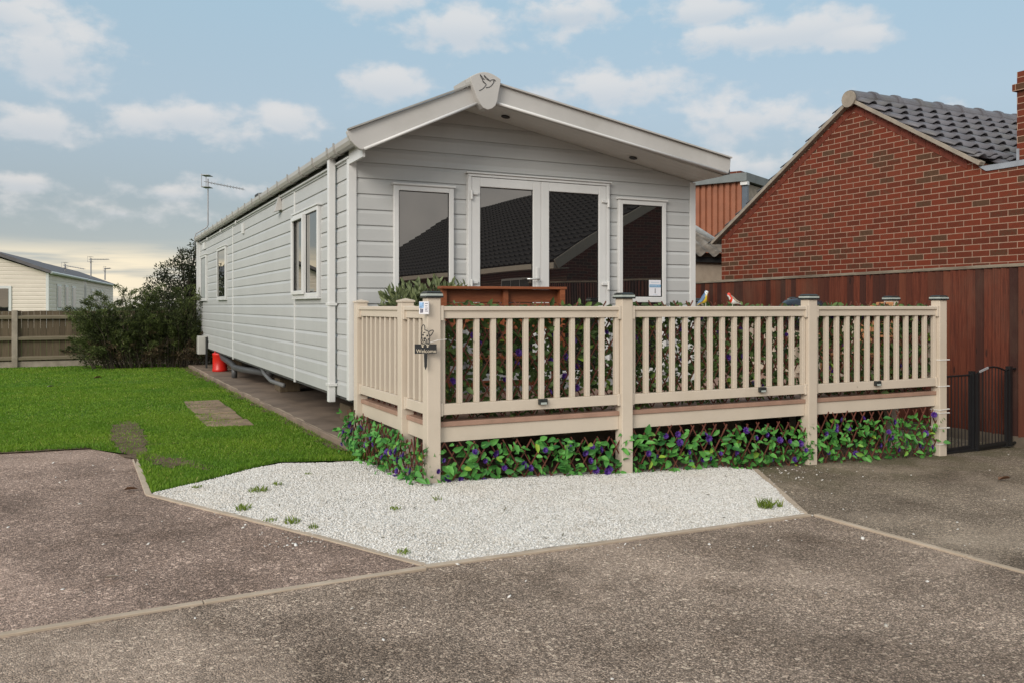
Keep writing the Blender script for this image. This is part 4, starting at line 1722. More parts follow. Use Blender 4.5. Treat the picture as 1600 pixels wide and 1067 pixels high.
# zip ties on trellis bottoms skipped into stake below; timber stake tied to the right corner post
st = thing('timber_stake', 'thin pale timber stake tied to the right corner post with white cable ties', 'stake', (5.612, -1.955, gz(5.6)))
MB().box(-.013, -.02, -.02, .013, .022, H(-.405) - gz(5.6)).build('stake', m_wood('new_timber', (.34, .20, .075), (.45, .29, .13), (30, 30, 3)), st, bevel=.002)
for h, tilt in ((-.535, 0), (-.80, 0), (-1.035, -.02), (-1.07, .01), (-1.22, .02), (-1.38, -.03)):
    m = MB()
    z = H(h) - gz(5.6)
    ring = [(-.126, -.050), (.018, -.050), (.018, .064), (-.126, .064)]
    for i in range(4):
        a, b = ring[i], ring[(i + 1) % 4]
        m.beam((a[0], a[1], z - tilt * (a[0] + .05) * 2), (b[0], b[1], z - tilt * (b[0] + .05) * 2), .003, .008)
    m.build('cable_tie', m_plain('white_nylon', (.75, .73, .70), .4) if h == -.535 else bpy.data.materials['white_nylon'], st)

# ------------------------------------------------------------------ welcome sign
ws = thing('welcome_sign', 'black metal Welcome sign with a bulldog cut-out on a spike, tied to the corner post', 'sign', (-.0085, -2.028, H(-.305)), R(-22))
blk = m_plain('sign_black', (.016, .017, .018), .45, .1)
m = MB()
m.box(-.079, -.002, -.034, .079, .002, .034)
m.build('name_board', blk, ws)
m = MB()
m.prism([(-.012, -.034), (.012, -.034), (.010, -.125), (0, -.152), (-.010, -.125)], lambda u, v, t: (u, t, v), -.0018, .0018)
m.build('spike', blk, ws)
text_mesh('lettering', 'Welcome', .037, m_plain('cream_letter', (.60, .52, .40), .5), ws, Matrix.Translation((0.004, -.0032, -.016)) @ Mx, sx=.98)
# paw prints
m = MB()
for cx_ in (-.022, .014):
    for dx, dz, r in ((0, 0, .006), (-.007, .009, .003), (-.0025, .0115, .003), (.0035, .0115, .003), (.008, .009, .003)):
        ring = [(cx_ + dx + r * math.cos(a), .017 + dz + r * math.sin(a)) for a in np.linspace(0, 2 * np.pi, 9)[:-1]]
        m.prism(ring, lambda u, v, t: (u, t, v), -.0034, -.0021)
m.build('paw_prints', bpy.data.materials['cream_letter'], ws)
# dog outline strokes, in mm relative to the top of the board


def stroke(m, pts, w=.0065):
    P = [(x / 1000., -.0005, .034 + z / 1000.) for x, z in pts]
    for a, b in zip(P[:-1], P[1:]):
        m.beam(a, b, w, .003, (0, 1, 0))


m = MB()
stroke(m, [(-26, 92), (-30, 104), (-28, 122), (-22, 134), (-14, 138), (-8, 130), (-5, 114), (-7, 100)], .006)
stroke(m, [(-7, 100), (6, 97), (18, 90)])
stroke(m, [(20, 86), (30, 92), (42, 98), (54, 98), (56, 92), (50, 78), (42, 66), (34, 58)], .007)
stroke(m, [(34, 60), (24, 66), (22, 84)])
stroke(m, [(-28, 92), (-32, 76), (-30, 56), (-32, 40), (-34, 24), (-30, 10)])
stroke(m, [(28, 62), (30, 46), (26, 30), (28, 12)])
stroke(m, [(-24, 64), (-18, 60), (-14, 66), (-20, 70), (-24, 64)], .006)
stroke(m, [(6, 58), (13, 54), (17, 60), (10, 64), (6, 58)], .006)
stroke(m, [(-14, 42), (-6, 44), (0, 41), (-3, 34), (-10, 34), (-14, 42)], .008)
stroke(m, [(-7, 34), (-8, 24), (-16, 16), (-22, 22), (-18, 34)])
stroke(m, [(-8, 24), (2, 15), (9, 20), (6, 34)])
stroke(m, [(-16, 78), (-10, 84), (-2, 80)])
stroke(m, [(-34, 8), (-14, 4), (0, 8), (20, 4), (32, 8)], .006)
stroke(m, [(-26, 46), (-24, 36)])
stroke(m, [(18, 40), (20, 28)])
m.build('dog_cutout', blk, ws)
m = MB().tube([(.03, -.004, .045), (.09, .015, .062), (.15, .06, .066)], .0022, 6)
m.build('cable_tie', bpy.data.materials['white_nylon'], ws)

# picture card box on the post
cd = thing('notice_card', 'small white printed card box fixed near the top of the corner post', 'card', (-.010, -2.012, H(-.012)), R(-38))
MB().box(-.040, -.010, -.046, .034, .008, .046).build('card_box', m_plain('card_white', (.66, .65, .68), .5, .04), cd, bevel=.002)
MB().box(-.037, -.0115, -.002, -.004, -.0102, .040).build('blue_picture', m_plain('card_blue', (.25, .42, .66), .5, .5, 40), cd)
m = MB()
m.box(-.030, -.0115, -.036, -.020, -.0102, -.006)
m.box(-.017, -.0115, -.034, -.009, -.0102, -.008)
for i, z in enumerate((.030, .012, -.004, -.016, -.026)):
    m.box(.006, -.0115, z, .028 - .004 * (i % 2), -.0102, z + .004)
m.build('dark_print', m_plain('card_print', (.05, .05, .09), .6), cd)

# ------------------------------------------------------------------ bird ornaments
def bird(name, label, loc, rz, mats, pitch, breast=False):
    """one lofted body: tail to head"""
    t = thing(name, label, 'bird ornament', loc, rz, 'painted bird ornaments on the deck rail')
    sec = [(-.070, .000, .010, .004), (-.045, .004, .013, .006), (-.022, .010, .020, .018), (.000, .014, .030, .031), (.022, .022, .031, .034), (.038, .038, .024, .025), (.048, .052, .0225, .022), (.060, .058, .019, .018), (.070, .056, .008, .007), (.082, .053, .0012, .0012)]
    m = MB()
    vs = []
    n = 14
    cols = []
    for (x, z, ry, rz_) in sec:
        for k in range(n):
            a = 2 * math.pi * k / n
            vs.append((x, ry * math.cos(a), z + rz_ * math.sin(a) + .034))
    for i in range(len(sec) - 1):
        for k in range(n):
            a, b = i * n + k, i * n + (k + 1) % n
            zc = math.sin(2 * math.pi * (k + .5) / n)
            x = (sec[i][0] + sec[i + 1][0]) / 2
            if i >= 8:
                m.mi = 3
            elif i >= 5:
                m.mi = 2 if zc > -.35 else 1
                if i in (5, 6) and .75 < zc:
                    m.mi = 4
            else:
                m.mi = 0 if zc > .5 else (2 if breast and i >= 4 and zc < .6 else 1)
            m.add([], [])
            m.f.append((a, b, b + n, a + n))
            m.fm.append(m.mi)
    m.v = vs
    m.f.append(tuple(range(n))[::-1])
    m.fm.append(0)
    o = m.build('body', mats, t, smooth=True)
    o.rotation_euler = (0, R(pitch), 0)
    o.location.z = .012
    for s in (-1, 1):
        w = MB()
        pts = [(.024, .034 + .034), (.012, .034 + .040), (-.020, .034 + .025), (-.060, .034 + .008), (-.030, .034 + .008), (.004, .034 + .018)]
        w.prism(pts, lambda u, v, q: (u, q, v), s * .026, s * .034)
        wo = w.build('wing', mats[0], t, bevel=.003)
        wo.rotation_euler = (0, R(pitch), 0)
        wo.location.z = .012
        e = MB().lathe([(.0, -.004), (.003, -.002), (.0035, 0), (.003, .002), (0, .004)], (.052, s * .021, .034 + .060), 8)
        eo = e.build('eye', MT['dark'], t, smooth=True)
        eo.rotation_euler = (0, R(pitch), 0)
        eo.location.z = .012
    st_ = MB()
    st_.tube([(.0, 0, .030), (.0, 0, -.03)], .0025, 6)
    st_.tube([(.012, .02, .0), (0, 0, -.004), (-.012, -.035, -.01), (.0, -.048, -.05), (.01, -.045, -.075)], .0014, 6)
    st_.build('wire_clip', m_plain('clear_wire', (.55, .52, .48), .3) if 'clear_wire' not in bpy.data.materials else bpy.data.materials['clear_wire'], t)
    return t


yel = m_plain('paint_yellow', (.62, .44, .035), .45, .12, 30)
blu = m_plain('paint_blue_grey', (.10, .17, .28), .45, .3, 60)
whi = m_plain('paint_white', (.68, .68, .66), .45, .08, 40)
drk = m_plain('paint_dark', (.03, .035, .05), .45)
cap_ = m_plain('paint_pale_blue', (.32, .42, .55), .45, .1)
brn = m_plain('paint_brown', (.30, .24, .17), .5, .3, 50)
red = m_plain('paint_red', (.62, .05, .022), .45, .15, 40)
bird('bird_ornament', 'painted blue and yellow tit ornament perched on the top rail', (2.60, -1.93, H(.0)), R(-22), [blu, yel, whi, drk, cap_], -28)
bird('bird_ornament', 'painted red breasted robin ornament on the top rail, right of the blue and yellow one', (2.895, -1.93, H(-.012)), R(160), [brn, whi, red, drk, red], -12, True)

# ------------------------------------------------------------------ furniture on the deck
bn = thing('garden_bench', 'red brown wooden bench standing with its back to the balustrade', 'bench', (1.0, -1.2, ZD), R(-9))
rw_ = MT['redwood']
MB().box(-.56, -.085, .995, .56, .055, 1.018).build('top_board', rw_, bn, bevel=.004)
m = MB()
for i in range(3):
    m.box(-.54, .020, .652 + i * .116, .54, .040, .652 + i * .116 + .110)
m.build('backrest', rw_, bn, bevel=.003)
for x in (-.54, .0, .50):
    MB().prism([(x, -.08 if x > .4 else -.03), (x + .045, -.08 if x > .4 else -.03), (x + .045, .0195), (x, .0195)], lambda u, v, t: (u, v, t), .30 if x > .4 else .4, .9945).build('upright', rw_, bn, bevel=.003)
m = MB()
for i in range(4):
    m.box(-.54, .06 + i * .115, .40, .54, .165 + i * .115, .425)
m.build('seat', rw_, bn, bevel=.003)
for x in (-.52, .46):
    for y in (.0, .46):
        MB().box(x, y, 0, x + .06, y + .05, .40).build('leg', rw_, bn, bevel=.003)
MB().box(-.5, -.02, .17, .5, 0.0, .22).build('stretcher', rw_, bn)

ad = thing('adirondack_chair', 'orange brown slatted wooden garden chair near the right end of the deck', 'chair', (5.07, -1.48, ZD), R(-80))
ow = MT['orangewood']
# local: faces -y after rotation; back leans to +y
m = MB()
for i in range(6):
    x = -.25 + i * .1
    top = .91 - .035 * abs(i - 2.5)
    fx = 1.0
    m.beam((x * .85, .12, .30), (x * 1.08, .32, top), .085, .018, (0, -1, .4))
m.build('backrest', ow, ad, bevel=.004)
m = MB()
for i in range(5):
    yy = -.34 + i * .1
    m.beam((-.28, yy, .36 - i * .022), (.28, yy, .36 - i * .022), .085, .02)
m.build('seat', ow, ad, bevel=.004)
for s in (-1, 1):
    MB().beam((s * .33, -.40, .56), (s * .31, .30, .54), .11, .022).build('armrest', ow, ad, bevel=.004)
    MB().box(s * .31 - .011, -.36, 0, s * .31 + .011, -.30, .545).build('leg', ow, ad, bevel=.004)
    MB().beam((s * .285, -.36, .30), (s * .285, .48, .03), .022, .10).build('leg', ow, ad, bevel=.004)
MB().beam((-.31, .255, .50), (.31, .255, .50), .03, .06).build('cross_rail', ow, ad)

bq = thing('kettle_barbecue', 'dark round topped kettle barbecue half hidden behind the third front post', 'barbecue', (4.84, -.80, ZD - .05))
kd = m_plain('dark_enamel', (.014, .018, .026), .25, .1)
MB().lathe([(.02, .62), (.15, .65), (.24, .72), (.275, .80)], n=24).build('bowl', kd, bq, smooth=True)
MB().lathe([(.28, .802), (.275, .83), (.25, .91), (.19, .965), (.10, .99), (.0, .995)], n=24).build('lid', kd, bq, smooth=True)
for a in (0.3, 2.4, 4.5):
    MB().tube([(.12 * math.cos(a), .12 * math.sin(a), .66), (.30 * math.cos(a), .30 * math.sin(a), .0)], .012, 8).build('leg', MT['dark'], bq)


def foliage(name, blobs, n, L, Wd, mat, parent=None, up=.2, shell=.55):
    Ps, Ds, Ns = [], [], []
    vol = np.array([b[3] * b[4] * b[5] for b in blobs])
    cnt = (n * vol / vol.sum()).astype(int)
    for (cx, cy, cz, rx, ry, rz), c in zip(blobs, cnt):
        q = rdir(c)
        r = rng.uniform(shell, 1.0, (c, 1)) ** .6
        r *= 1 + .16 * np.sin(q[:, :1] * 9 + cx * 7) * np.sin(q[:, 1:2] * 8) + .12 * np.sin(q[:, 2:3] * 13 + cy)
        Ps.append(q * r * np.array([[rx, ry, rz]]) + np.array([[cx, cy, cz]]))
        Ds.append(q * .8 + rdir(c) * .7 + np.array([[0, 0, up]]))
        Ns.append(q * .5 + rdir(c))
    P, D, Nn = np.concatenate(Ps), np.concatenate(Ds), np.concatenate(Ns)
    s = rng.uniform(.65, 1.3, len(P))
    V, F = leaves(P, D, Nn, s * L, s * Wd, .2, .1)
    return fastmesh(name, V, F, mat, parent)


pl = thing('potted_plant', 'bushy artificial plant with narrow olive leaves standing behind the left end rail', 'plant', (.50, -.58, ZD))
MB().lathe([(.14, 0), (.19, .02), (.22, .5), (.235, .52), (.235, .56), (.20, .56), (.19, .50), (0, .49)], n=20).build('pot', m_plain('pot_dark', (.05, .045, .04), .6), pl, smooth=False)
olive = m_leaf('olive_leaf', (.07, .095, .04), (.19, .225, .105), (.34, .38, .19), .5, .25)
foliage('foliage', [(-.12, .05, .80, .22, .25, .24), (.12, -.05, .84, .24, .25, .24), (-.02, .0, .72, .3, .3, .22), (.26, -.2, .86, .18, .18, .2), (-.20, .12, .80, .14, .2, .2)], 2200, .080, .032, olive, pl, .5, .2)
m = MB()
for i in range(14):
    a = random.uniform(0, 6.28)
    m.tube([(.03 * math.cos(a), .03 * math.sin(a), .5), (.12 * math.cos(a), .12 * math.sin(a), .72), (.26 * math.cos(a), .26 * math.sin(a), .9)], .004, 5)
m.build('stems', MT['stick'], pl)
for i in range(5):
    f = copy_obj(FL0[0], pl)
    f.location = (random.uniform(-.3, .35), random.uniform(-.3, 0), random.uniform(.8, .98))
    f.rotation_euler = (R(70), 0, random.uniform(-1, 1))

# sprigs poking above the rail belong to the trellis behind it
# ------------------------------------------------------------------ right boundary fence
fr_ = thing('timber_fence', 'tall red brown closeboard fence along the right boundary', 'fence', (7.0, 0, 0))
ftop = lambda y: H(.455 - .010 * (y + 1.8))
fbot = lambda y: H(-1.43) + .008 * (y + 1.7)
m = MB()
y = -10.0
while y < 9.5:
    w = .098 + random.uniform(-.006, .006)
    o1 = random.uniform(0, .006)
    zt = ftop(y) - .02
    m.add([(-.008 - o1, y, fbot(y)), (-.030 - o1, y + w, fbot(y)), (-.002, y + w, fbot(y)), (.004, y, fbot(y)), (-.008 - o1, y, zt), (-.030 - o1, y + w, zt), (-.002, y + w, zt), (.004, y, zt)],
          [(0, 1, 2, 3), (4, 7, 6, 5), (0, 4, 5, 1), (1, 5, 6, 2), (2, 6, 7, 3), (3, 7, 4, 0)])
    y += w + .005
m.build('boards', MT['fence'], fr_)
m = MB()
y = -10.0
while y < 9.5:
    m.beam((-.012, y, ftop(y) - .002), (-.012, min(y + 2.4, 9.5) - .004, ftop(y + 2.4) - .002), .062, .036)
    y += 2.4
m.build('capping', MT['fencecap'], fr_, bevel=.004)
m = MB()
m.box(-.030, -10, gz(7) - .2, .012, 9.5, H(-1.425))
m.build('gravel_board', m_plain('dark_gravel_board', (.12, .095, .07), .9, .25, 6, bump=.3), fr_)
y = -9.5
while y < 9.6:
    MB().box(.02, y - .05, -.3, .12, y + .05, H(.38)).build('fence_post', MT['greyfence'], fr_)
    y += 2.4

# black iron pet gate between deck and fence
gt = thing('metal_gate', 'low black metal gate with an arched top beside the right corner post', 'gate', (5.62, -1.90, gz(6)), R(6))
iron = MT['iron']
GZ = gz(6.2)
def gate_leaf(x0, x1, zt, arch, nb, name, yo=0.0):
    m = MB()
    zb = .045
    def topz(x):
        f = (x - x0) / (x1 - x0)
        return zt + arch * math.sin(math.pi * f)
    m.tube([(x0 + (x1 - x0) * i / 12, yo, topz(x0 + (x1 - x0) * i / 12)) for i in range(13)], .010, 8)
    m.beam((x0, yo, zb), (x1, yo, zb), .022, .03)
    for i in range(nb):
        x = x0 + (x1 - x0) * (i + .5) / nb
        m.tube([(x, yo, zb), (x, yo, topz(x))], .0055, 6)
    for x in (x0, x1):
        m.box(x - .014, yo - .014, 0.0, x + .014, yo + .014, topz(x))
    return m.build(name, iron, gt)


gate_leaf(.05, .55, .80, 0.0, 8, 'fixed_panel')
gl_ = gate_leaf(.60, 1.16, .82, .055, 9, 'gate_leaf', -.05)
MB().box(-.03, -.045, .0, 1.33, .0, .03).build('threshold_bar', iron, gt)
m = MB()
MB().box(.565, -.03, .0, .595, .03, .84).build('gate_post', iron, gt)
m.box(1.20, -.07, .0, 1.25, -.02, .87)
m.tube([(1.16, -.05, .84), (1.34, -.05, .84)], .013, 8)
m.tube([(1.16, -.05, .03), (1.34, -.05, .03)], .013, 8)
m.build('gate_post', iron, gt)
MB().beam((.62, -.062, .835), (.78, -.062, .872), .012, .02).build('latch', m_plain('latch_grey', (.35, .35, .36), .4), gt)

# ------------------------------------------------------------------ brick house on the right
HX = 7.35
house = thing('brick_house', 'red brick house with a dark tiled roof showing its gable behind the red fence', 'house', (HX, 0, 0))
YA, ZA = .78, H(2.83)
YL_, ZL_ = 3.57, H(1.14)
sl = (ZA - ZL_) / (YL_ - YA)
YRr = YA - (ZA - H(1.66)) / sl
zr_at = lambda y: ZA - sl * abs(y - YA)
DEEP = 9.0
m = MB()
wall_poly = [(YL_, -.4), (YL_, ZL_), (YA, ZA), (-1.14, zr_at(-1.14)), (-1.14, H(1.62)), (-3.2, H(1.62)), (-3.2, -.4)]
m.prism(wall_poly, lambda u, v, t: (t, u, v), 0.0, .25)
m.build('gable_wall', MT['brick'], house)
MB().box(.2501, YL_ - .25, -.4, DEEP, YL_ - .002, ZL_ - .05).build('side_wall', MT['brickx'], house)
MB().box(.2501, -2.9, -.4, DEEP, -2.65, H(.7)).build('side_wall', MT['brickx'], house)
m = MB()
# sloping soldier bricks under each verge
MB_v = MB()
for (ya, za, yb, zb, sgn) in ((YA, ZA, YL_ - .02, ZL_ + .01, 1), (YA, ZA, -1.12, zr_at(-1.12), -1)):
    Lv = math.hypot(yb - ya, zb - za)
    dy, dz = (yb - ya) / Lv, (zb - za) / Lv
    nyy, nzz = (-dz * sgn * -1, dy * sgn * -1)
    n_ = int(Lv / .225)
    for i in range(n_):
        a0, a1 = i * .225 + .006, (i + 1) * .225 - .004
        off0, off1 = .025, .105
        def q(a, of):
            return (ya + dy * a, za + dz * a - of / abs(dy))
        p = [q(a0, off0), q(a1, off0), q(a1, off1), q(a0, off1)]
        MB_v.prism(p, lambda u, v, t: (t, u, v), -.006, .0)
bb = MB_v.build('verge_bricks', m_plain('red_brick_plain', (.135, .030, .016), .85, .25, 12, bump=.3, bscale=60), house)
# concrete verge and roof
m = MB()
for yb in (YL_ + .18, -1.16):
    zb = zr_at(yb)
    m.beam((-.03, YA, ZA + .035), (-.03, yb, zb + .035), .10, .05, (0, 0, 1))
m.build('verge', MT['concrete'], house, bevel=.005)


def tile_roof(x0, x1, y_top, z_top, y_bot, z_bot, gauge=.30, col=.30, name='roof', parent=None, mat=None, amp=.042):
    """interlocking bold-roll tiles as one rippled sheet per course"""
    Ls = math.hypot(y_bot - y_top, z_bot - z_top)
    dy, dz = (y_bot - y_top) / Ls, (z_bot - z_top) / Ls
    ny, nz = (-dz, dy) if dy > 0 else (dz, -dy)
    if nz < 0:
        ny, nz = -ny, -nz
    nc = int(Ls / gauge) + 1
    npts = 12
    ncol = int((x1 - x0) / col)
    Vs, Fs = [], []
    for c in range(nc):
        s0, s1 = c * gauge - .01, min(Ls, (c + 1) * gauge + .05)
        xs_, zs_ = [], []
        for j in range(ncol * npts + 1):
            f = (j % npts) / npts
            x = x0 + j * col / npts
            if f < .5:
                hgt = amp * math.sin(math.pi * f / .5)
            else:
                hgt = -.004 * math.sin(math.pi * (f - .5) / .5)
            xs_.append(x)
            zs_.append(hgt)
        b = len(Vs)
        for (s, lift) in ((s0 - .05, -.012), (s1, .050)):
            for x, h in zip(xs_, zs_):
                k = h + lift
                Vs.append((x, y_top + dy * s + ny * k, z_top + dz * s + nz * k))
        w = len(xs_)
        for r_ in range(1):
            for j in range(w - 1):
                a = b + r_ * w + j
                Fs.append((a, a + 1, a + w + 1, a + w))
    o = fastmesh(name, np.array(Vs), np.array(Fs), mat or MT['tile'], parent)
    so = o.modifiers.new('thickness', 'SOLIDIFY')
    so.thickness = .014
    so.offset = -1.0
    return o


tile_roof(-.07, DEEP, YA, ZA + .045, -1.12, zr_at(-1.12) + .045, parent=house)
tile_roof(.23, DEEP, -1.07, zr_at(-1.07) + .045, -2.6, zr_at(-2.6) + .045, parent=house)
tile_roof(-.07, DEEP, YA, ZA + .045, YL_ + .25, zr_at(YL_ + .25) + .045, parent=house)
# ridge tiles
m = MB()
x = -.08
while x < DEEP:
    ring = [(.13 * math.cos(a), .13 * math.sin(a)) for a in np.linspace(-.15, math.pi + .15, 11)]
    for (xa, xb, k) in ((x, x + .40, 1.0), (x + .37, x + .45, 1.16)):
        m.prism([(YA + u * k, ZA + .035 + v * k) for u, v in ring], lambda u, v, t: (t, u, v), xa, xb)
    x += .45
m.build('ridge_tiles', MT['tile'], house)
m = MB().prism([(YA + .115 * math.cos(a), ZA + .04 + .115 * math.sin(a)) for a in np.linspace(0, 2 * math.pi, 17)[:-1]], lambda u, v, t: (t, u, v), -.11, -.082)
m.build('ridge_end', MT['concrete'], house)
# chimney, flashing
ch = MB()
ch.box(-.001, -2.25, H(1.6), .55, -1.57, H(2.46))
ch.box(-.035, -2.29, H(2.4601), .585, -1.535, H(2.54))
ch.box(-.001, -2.25, H(2.5401), .55, -1.57, H(2.68))
chim = ch.build('chimney', MT['brick'], house)
MB().lathe([(.11, 0), (.10, .3), (.12, .32), (.09, .32), (.08, .0)], (.27, -1.9, H(2.681)), 14).build('chimney_pot', m_plain('terracotta', (.36, .13, .07), .8), chim)
m = MB()
m.prism([(-1.10, H(1.665)), (-1.20, H(1.60)), (-3.2, H(1.612)), (-3.2, H(1.67))], lambda u, v, t: (t, u, v), -.012, -.002)
m.add([(-.012, -1.10, H(1.668)), (-.012, -3.2, H(1.672)), (.35, -3.2, H(1.69)), (.35, -1.10, H(1.69))], [(0, 1, 2, 3)])
m.box(-.014, -1.60, H(1.665), .0, -1.571, H(1.80))
m.build('flashing', MT['lead'], house)

# ------------------------------------------------------------------ houses beyond
ob = thing('outbuilding', 'low cream outbuilding with a mossy sheet roof between the caravan and the brick house', 'outbuilding', (7.3, 5.0, 0), 0)
cream = m_plain('cream_render', (.40, .32, .245), .9, .12, 4, bump=.2, bscale=40, dirt=(.22, .17, .12), dirt_amt=.5)
MB().box(-.4, .0, -.3, 3.0, 4.0, H(1.0)).build('wall', cream, ob)
m = MB()
mossy = m_plain('mossy_sheet', (.12, .10, .08), .9, .35, 9, bump=.3, bscale=30, dirt=(.40, .38, .35), dirt_amt=.5)
vs = []
nq = 80
for i in range(nq + 1):
    f = i / nq
    wv = .045 * math.sin(f * 11 * 2 * math.pi)
    # lower edge level, upper edge falls to the right along the neighbour's wall
    vs += [(-1.0 + 3.6 * f, -.22, H(.955) + wv), (-.6 + 2.9 * f, 1.05, H(2.42 - 1.36 * f) + wv)]
m.add(vs, [(2 * i, 2 * i + 2, 2 * i + 3, 2 * i + 1) for i in range(nq)])
m.build('roof', mossy, ob, smooth=True, normals=False)
MB().box(-1.0, -.08, H(.82), 3.0, -.001, H(.91)).build('eaves_board', MT['dark'], ob)
m = MB().tube([(-.6, 1.03, H(2.50)), (1.0, 1.03, H(1.72)), (2.06, 1.03, H(1.22))], .095, 10)
m.build('white_pipe', m_plain('white_flaking', (.55, .55, .53), .7, .15, 20), ob, smooth=True)

dm = thing('dormer_house', 'house behind with a dormer clad in ribbed orange sheets under a flat grey roof', 'house', (11.71, 8.0, 0), R(-63))
orange = m_plain('orange_cladding', (.25, .090, .046), .6, .12, 3, dirt=(.16, .06, .035), dirt_amt=.3)
DT = H(2.94)
m = MB()
vs = []
x0_, x1_ = -4.0, 0.0
nrib = 26
stp = (x1_ - x0_) / nrib
pts = []
for i in range(nrib):
    x = x0_ + i * stp
    for f, d in ((0, 0), (.14, -.05), (.70, -.05), (.84, 0)):
        pts.append((x + f * stp, d))
for x, d in pts:
    vs += [(x, d, -.2), (x, d, DT)]
m.add(vs, [(2 * i, 2 * i + 2, 2 * i + 3, 2 * i + 1) for i in range(len(pts) - 1)])
m.build('ribbed_cladding', orange, dm, normals=False)
MB().box(-4.0, .03, -.2, -.02, 5, DT - .02).build('wall', cream, dm)
MB().box(-.0199, .03, -.2, .02, 4.9, DT - .03).build('return_wall', MT['concrete'], dm)
m = MB()
m.box(-4.1, -.16, DT + .002, .12, 5.1, DT + .20)
m.build('flat_roof', m_plain('grey_felt', (.15, .165, .165), .7, .15, 4), dm)
MB().box(-.03, -.06, .0, .10, .029, DT - .09).build('downpipe', m_plain('blue_grey_pipe', (.08, .10, .125), .4), dm)
MB().box(-.05, -.12, DT - .085, .12, .02, DT).build('gutter_end', MT['upvc'], dm)
MB().box(-1.15, .9, DT + .201, -.45, 1.4, DT + .42).build('chimney', MT['brickx'], dm)

# house across the road, seen in the patio door glass
ro = thing('brick_bungalow', 'brick bungalow with dark tiled roof and cream bargeboards, reflected in the patio doors', 'bungalow', (0, 0, 0))
bx0, bx1, byf, byb, he, hr_ = 8.0, 20.0, -10.6, -31.0, H(1.10), H(4.5)
bxm = (bx0 + bx1) / 2
m = MB()
m.prism([(bx0 + .4, -.4), (bx1 - .4, -.4), (bx1 - .4, he + .15), (bxm, hr_ - .08), (bx0 + .4, he + .15)], lambda u, v, t: (u, t, v), byb, byf - .1)
m.build('wall', MT['brickx'], ro)
# rolled tiles: build along x then rotate into place
dkt = m_plain('black_roof_tile', (.035, .034, .035), .7, .2, 5)
r1 = tile_roof(byb, byf, 0, 0, -(bxm - bx0), he - hr_, .33, .33, 'roof', ro, dkt)
r1.matrix_local = Matrix.Translation((bxm, 0, hr_)) @ Matrix(((0, 1, 0, 0), (1, 0, 0, 0), (0, 0, 1, 0), (0, 0, 0, 1)))
r2 = tile_roof(byb, byf, 0, 0, (bx1 - bxm), he - hr_, .33, .33, 'roof', ro, dkt)
r2.matrix_local = Matrix.Translation((bxm, 0, hr_)) @ Matrix(((0, 1, 0, 0), (1, 0, 0, 0), (0, 0, 1, 0), (0, 0, 0, 1)))
cb = m_plain('cream_board', (.58, .52, .43), .5, .06)
for xe in (bx0, bx1):
    MB().beam((xe, byf + .02, he - .06), (bxm, byf + .02, hr_ - .06), .04, .24, (0, 0, 1)).build('bargeboard', cb, ro)
m = MB()
m.box(bx0 - .06, byb, he - .16, bx0 + .02, byf, he - .01)
m.box(bx0 + .0201, byb, he - .16, bx0 + .399, byf, he - .14)
m.build('fascia', cb, ro)
for yy in (-13.5, -17.5, -22.0):
    w = MB()
    w.box(bx0 + .36, yy - .9, H(-.4), bx0 + .399, yy + .9, H(.75))
    wf = w.build('window', MT['upvc'], ro)
    m = MB()
    for k in range(3):
        m.box(bx0 + .345, yy - .84 + k * .58, H(-.34), bx0 + .359, yy - .32 + k * .58, H(.69))
    m.build('pane', MT['dark'], wf)

# ------------------------------------------------------------------ left boundary: fence, hedge, tree, neighbours
lf = thing('timber_fence', 'low weathered timber fence with concrete posts across the back of the lawn', 'fence', (0, 13.3, 0))
m = MB()
x = -16.0
while x < 3.0:
    w = .12 + random.uniform(-.01, .01)
    m.box(x, .02 + random.uniform(0, .008), .12, x + w - .003, .036, H(-.10) + random.uniform(-.006, .006))
    x += w
m.build('boards', MT['greyfence'], lf)
for h in (-.22, -.67, -1.09):
    m = MB()
    m.prism([(-.045, -.05), (.018, -.025), (.018, .03), (-.045, .0)], lambda u, v, t: (t, u, H(h) + v), -16, 3)
    m.build('rail', MT['greyrail'], lf)
px_ = -15.8
while px_ < 3:
    MB().box(px_ - .055, -.06, -.2, px_ + .055, .045, H(-.085)).build('concrete_post', MT['concrete'], lf, bevel=.008)
    px_ += 3.04
MB().box(-16, -.012, -.1, 3, .012, .19).build('gravel_board', MT['concrete'], lf)

# shrub in front of the fence: arching sprays over a dark core
hd = thing('garden_shrub', 'wide dark feathery evergreen shrub in front of the back fence', 'shrub', (-.75, 12.1, .05))
sp_dark = m_leaf('shrub_leaf_dark', (.024, .032, .012), (.070, .090, .028), (.12, .135, .04), .6, .25)
sp_olive = m_leaf('shrub_leaf_olive', (.040, .055, .016), (.125, .160, .046), (.20, .21, .07), .6, .3)
sp_brown = m_leaf('shrub_leaf_brown', (.040, .028, .016), (.11, .078, .042), (.15, .11, .055), .7, .2)
bark = m_wood('bark', (.05, .04, .03), (.10, .08, .06), (20, 20, 6))


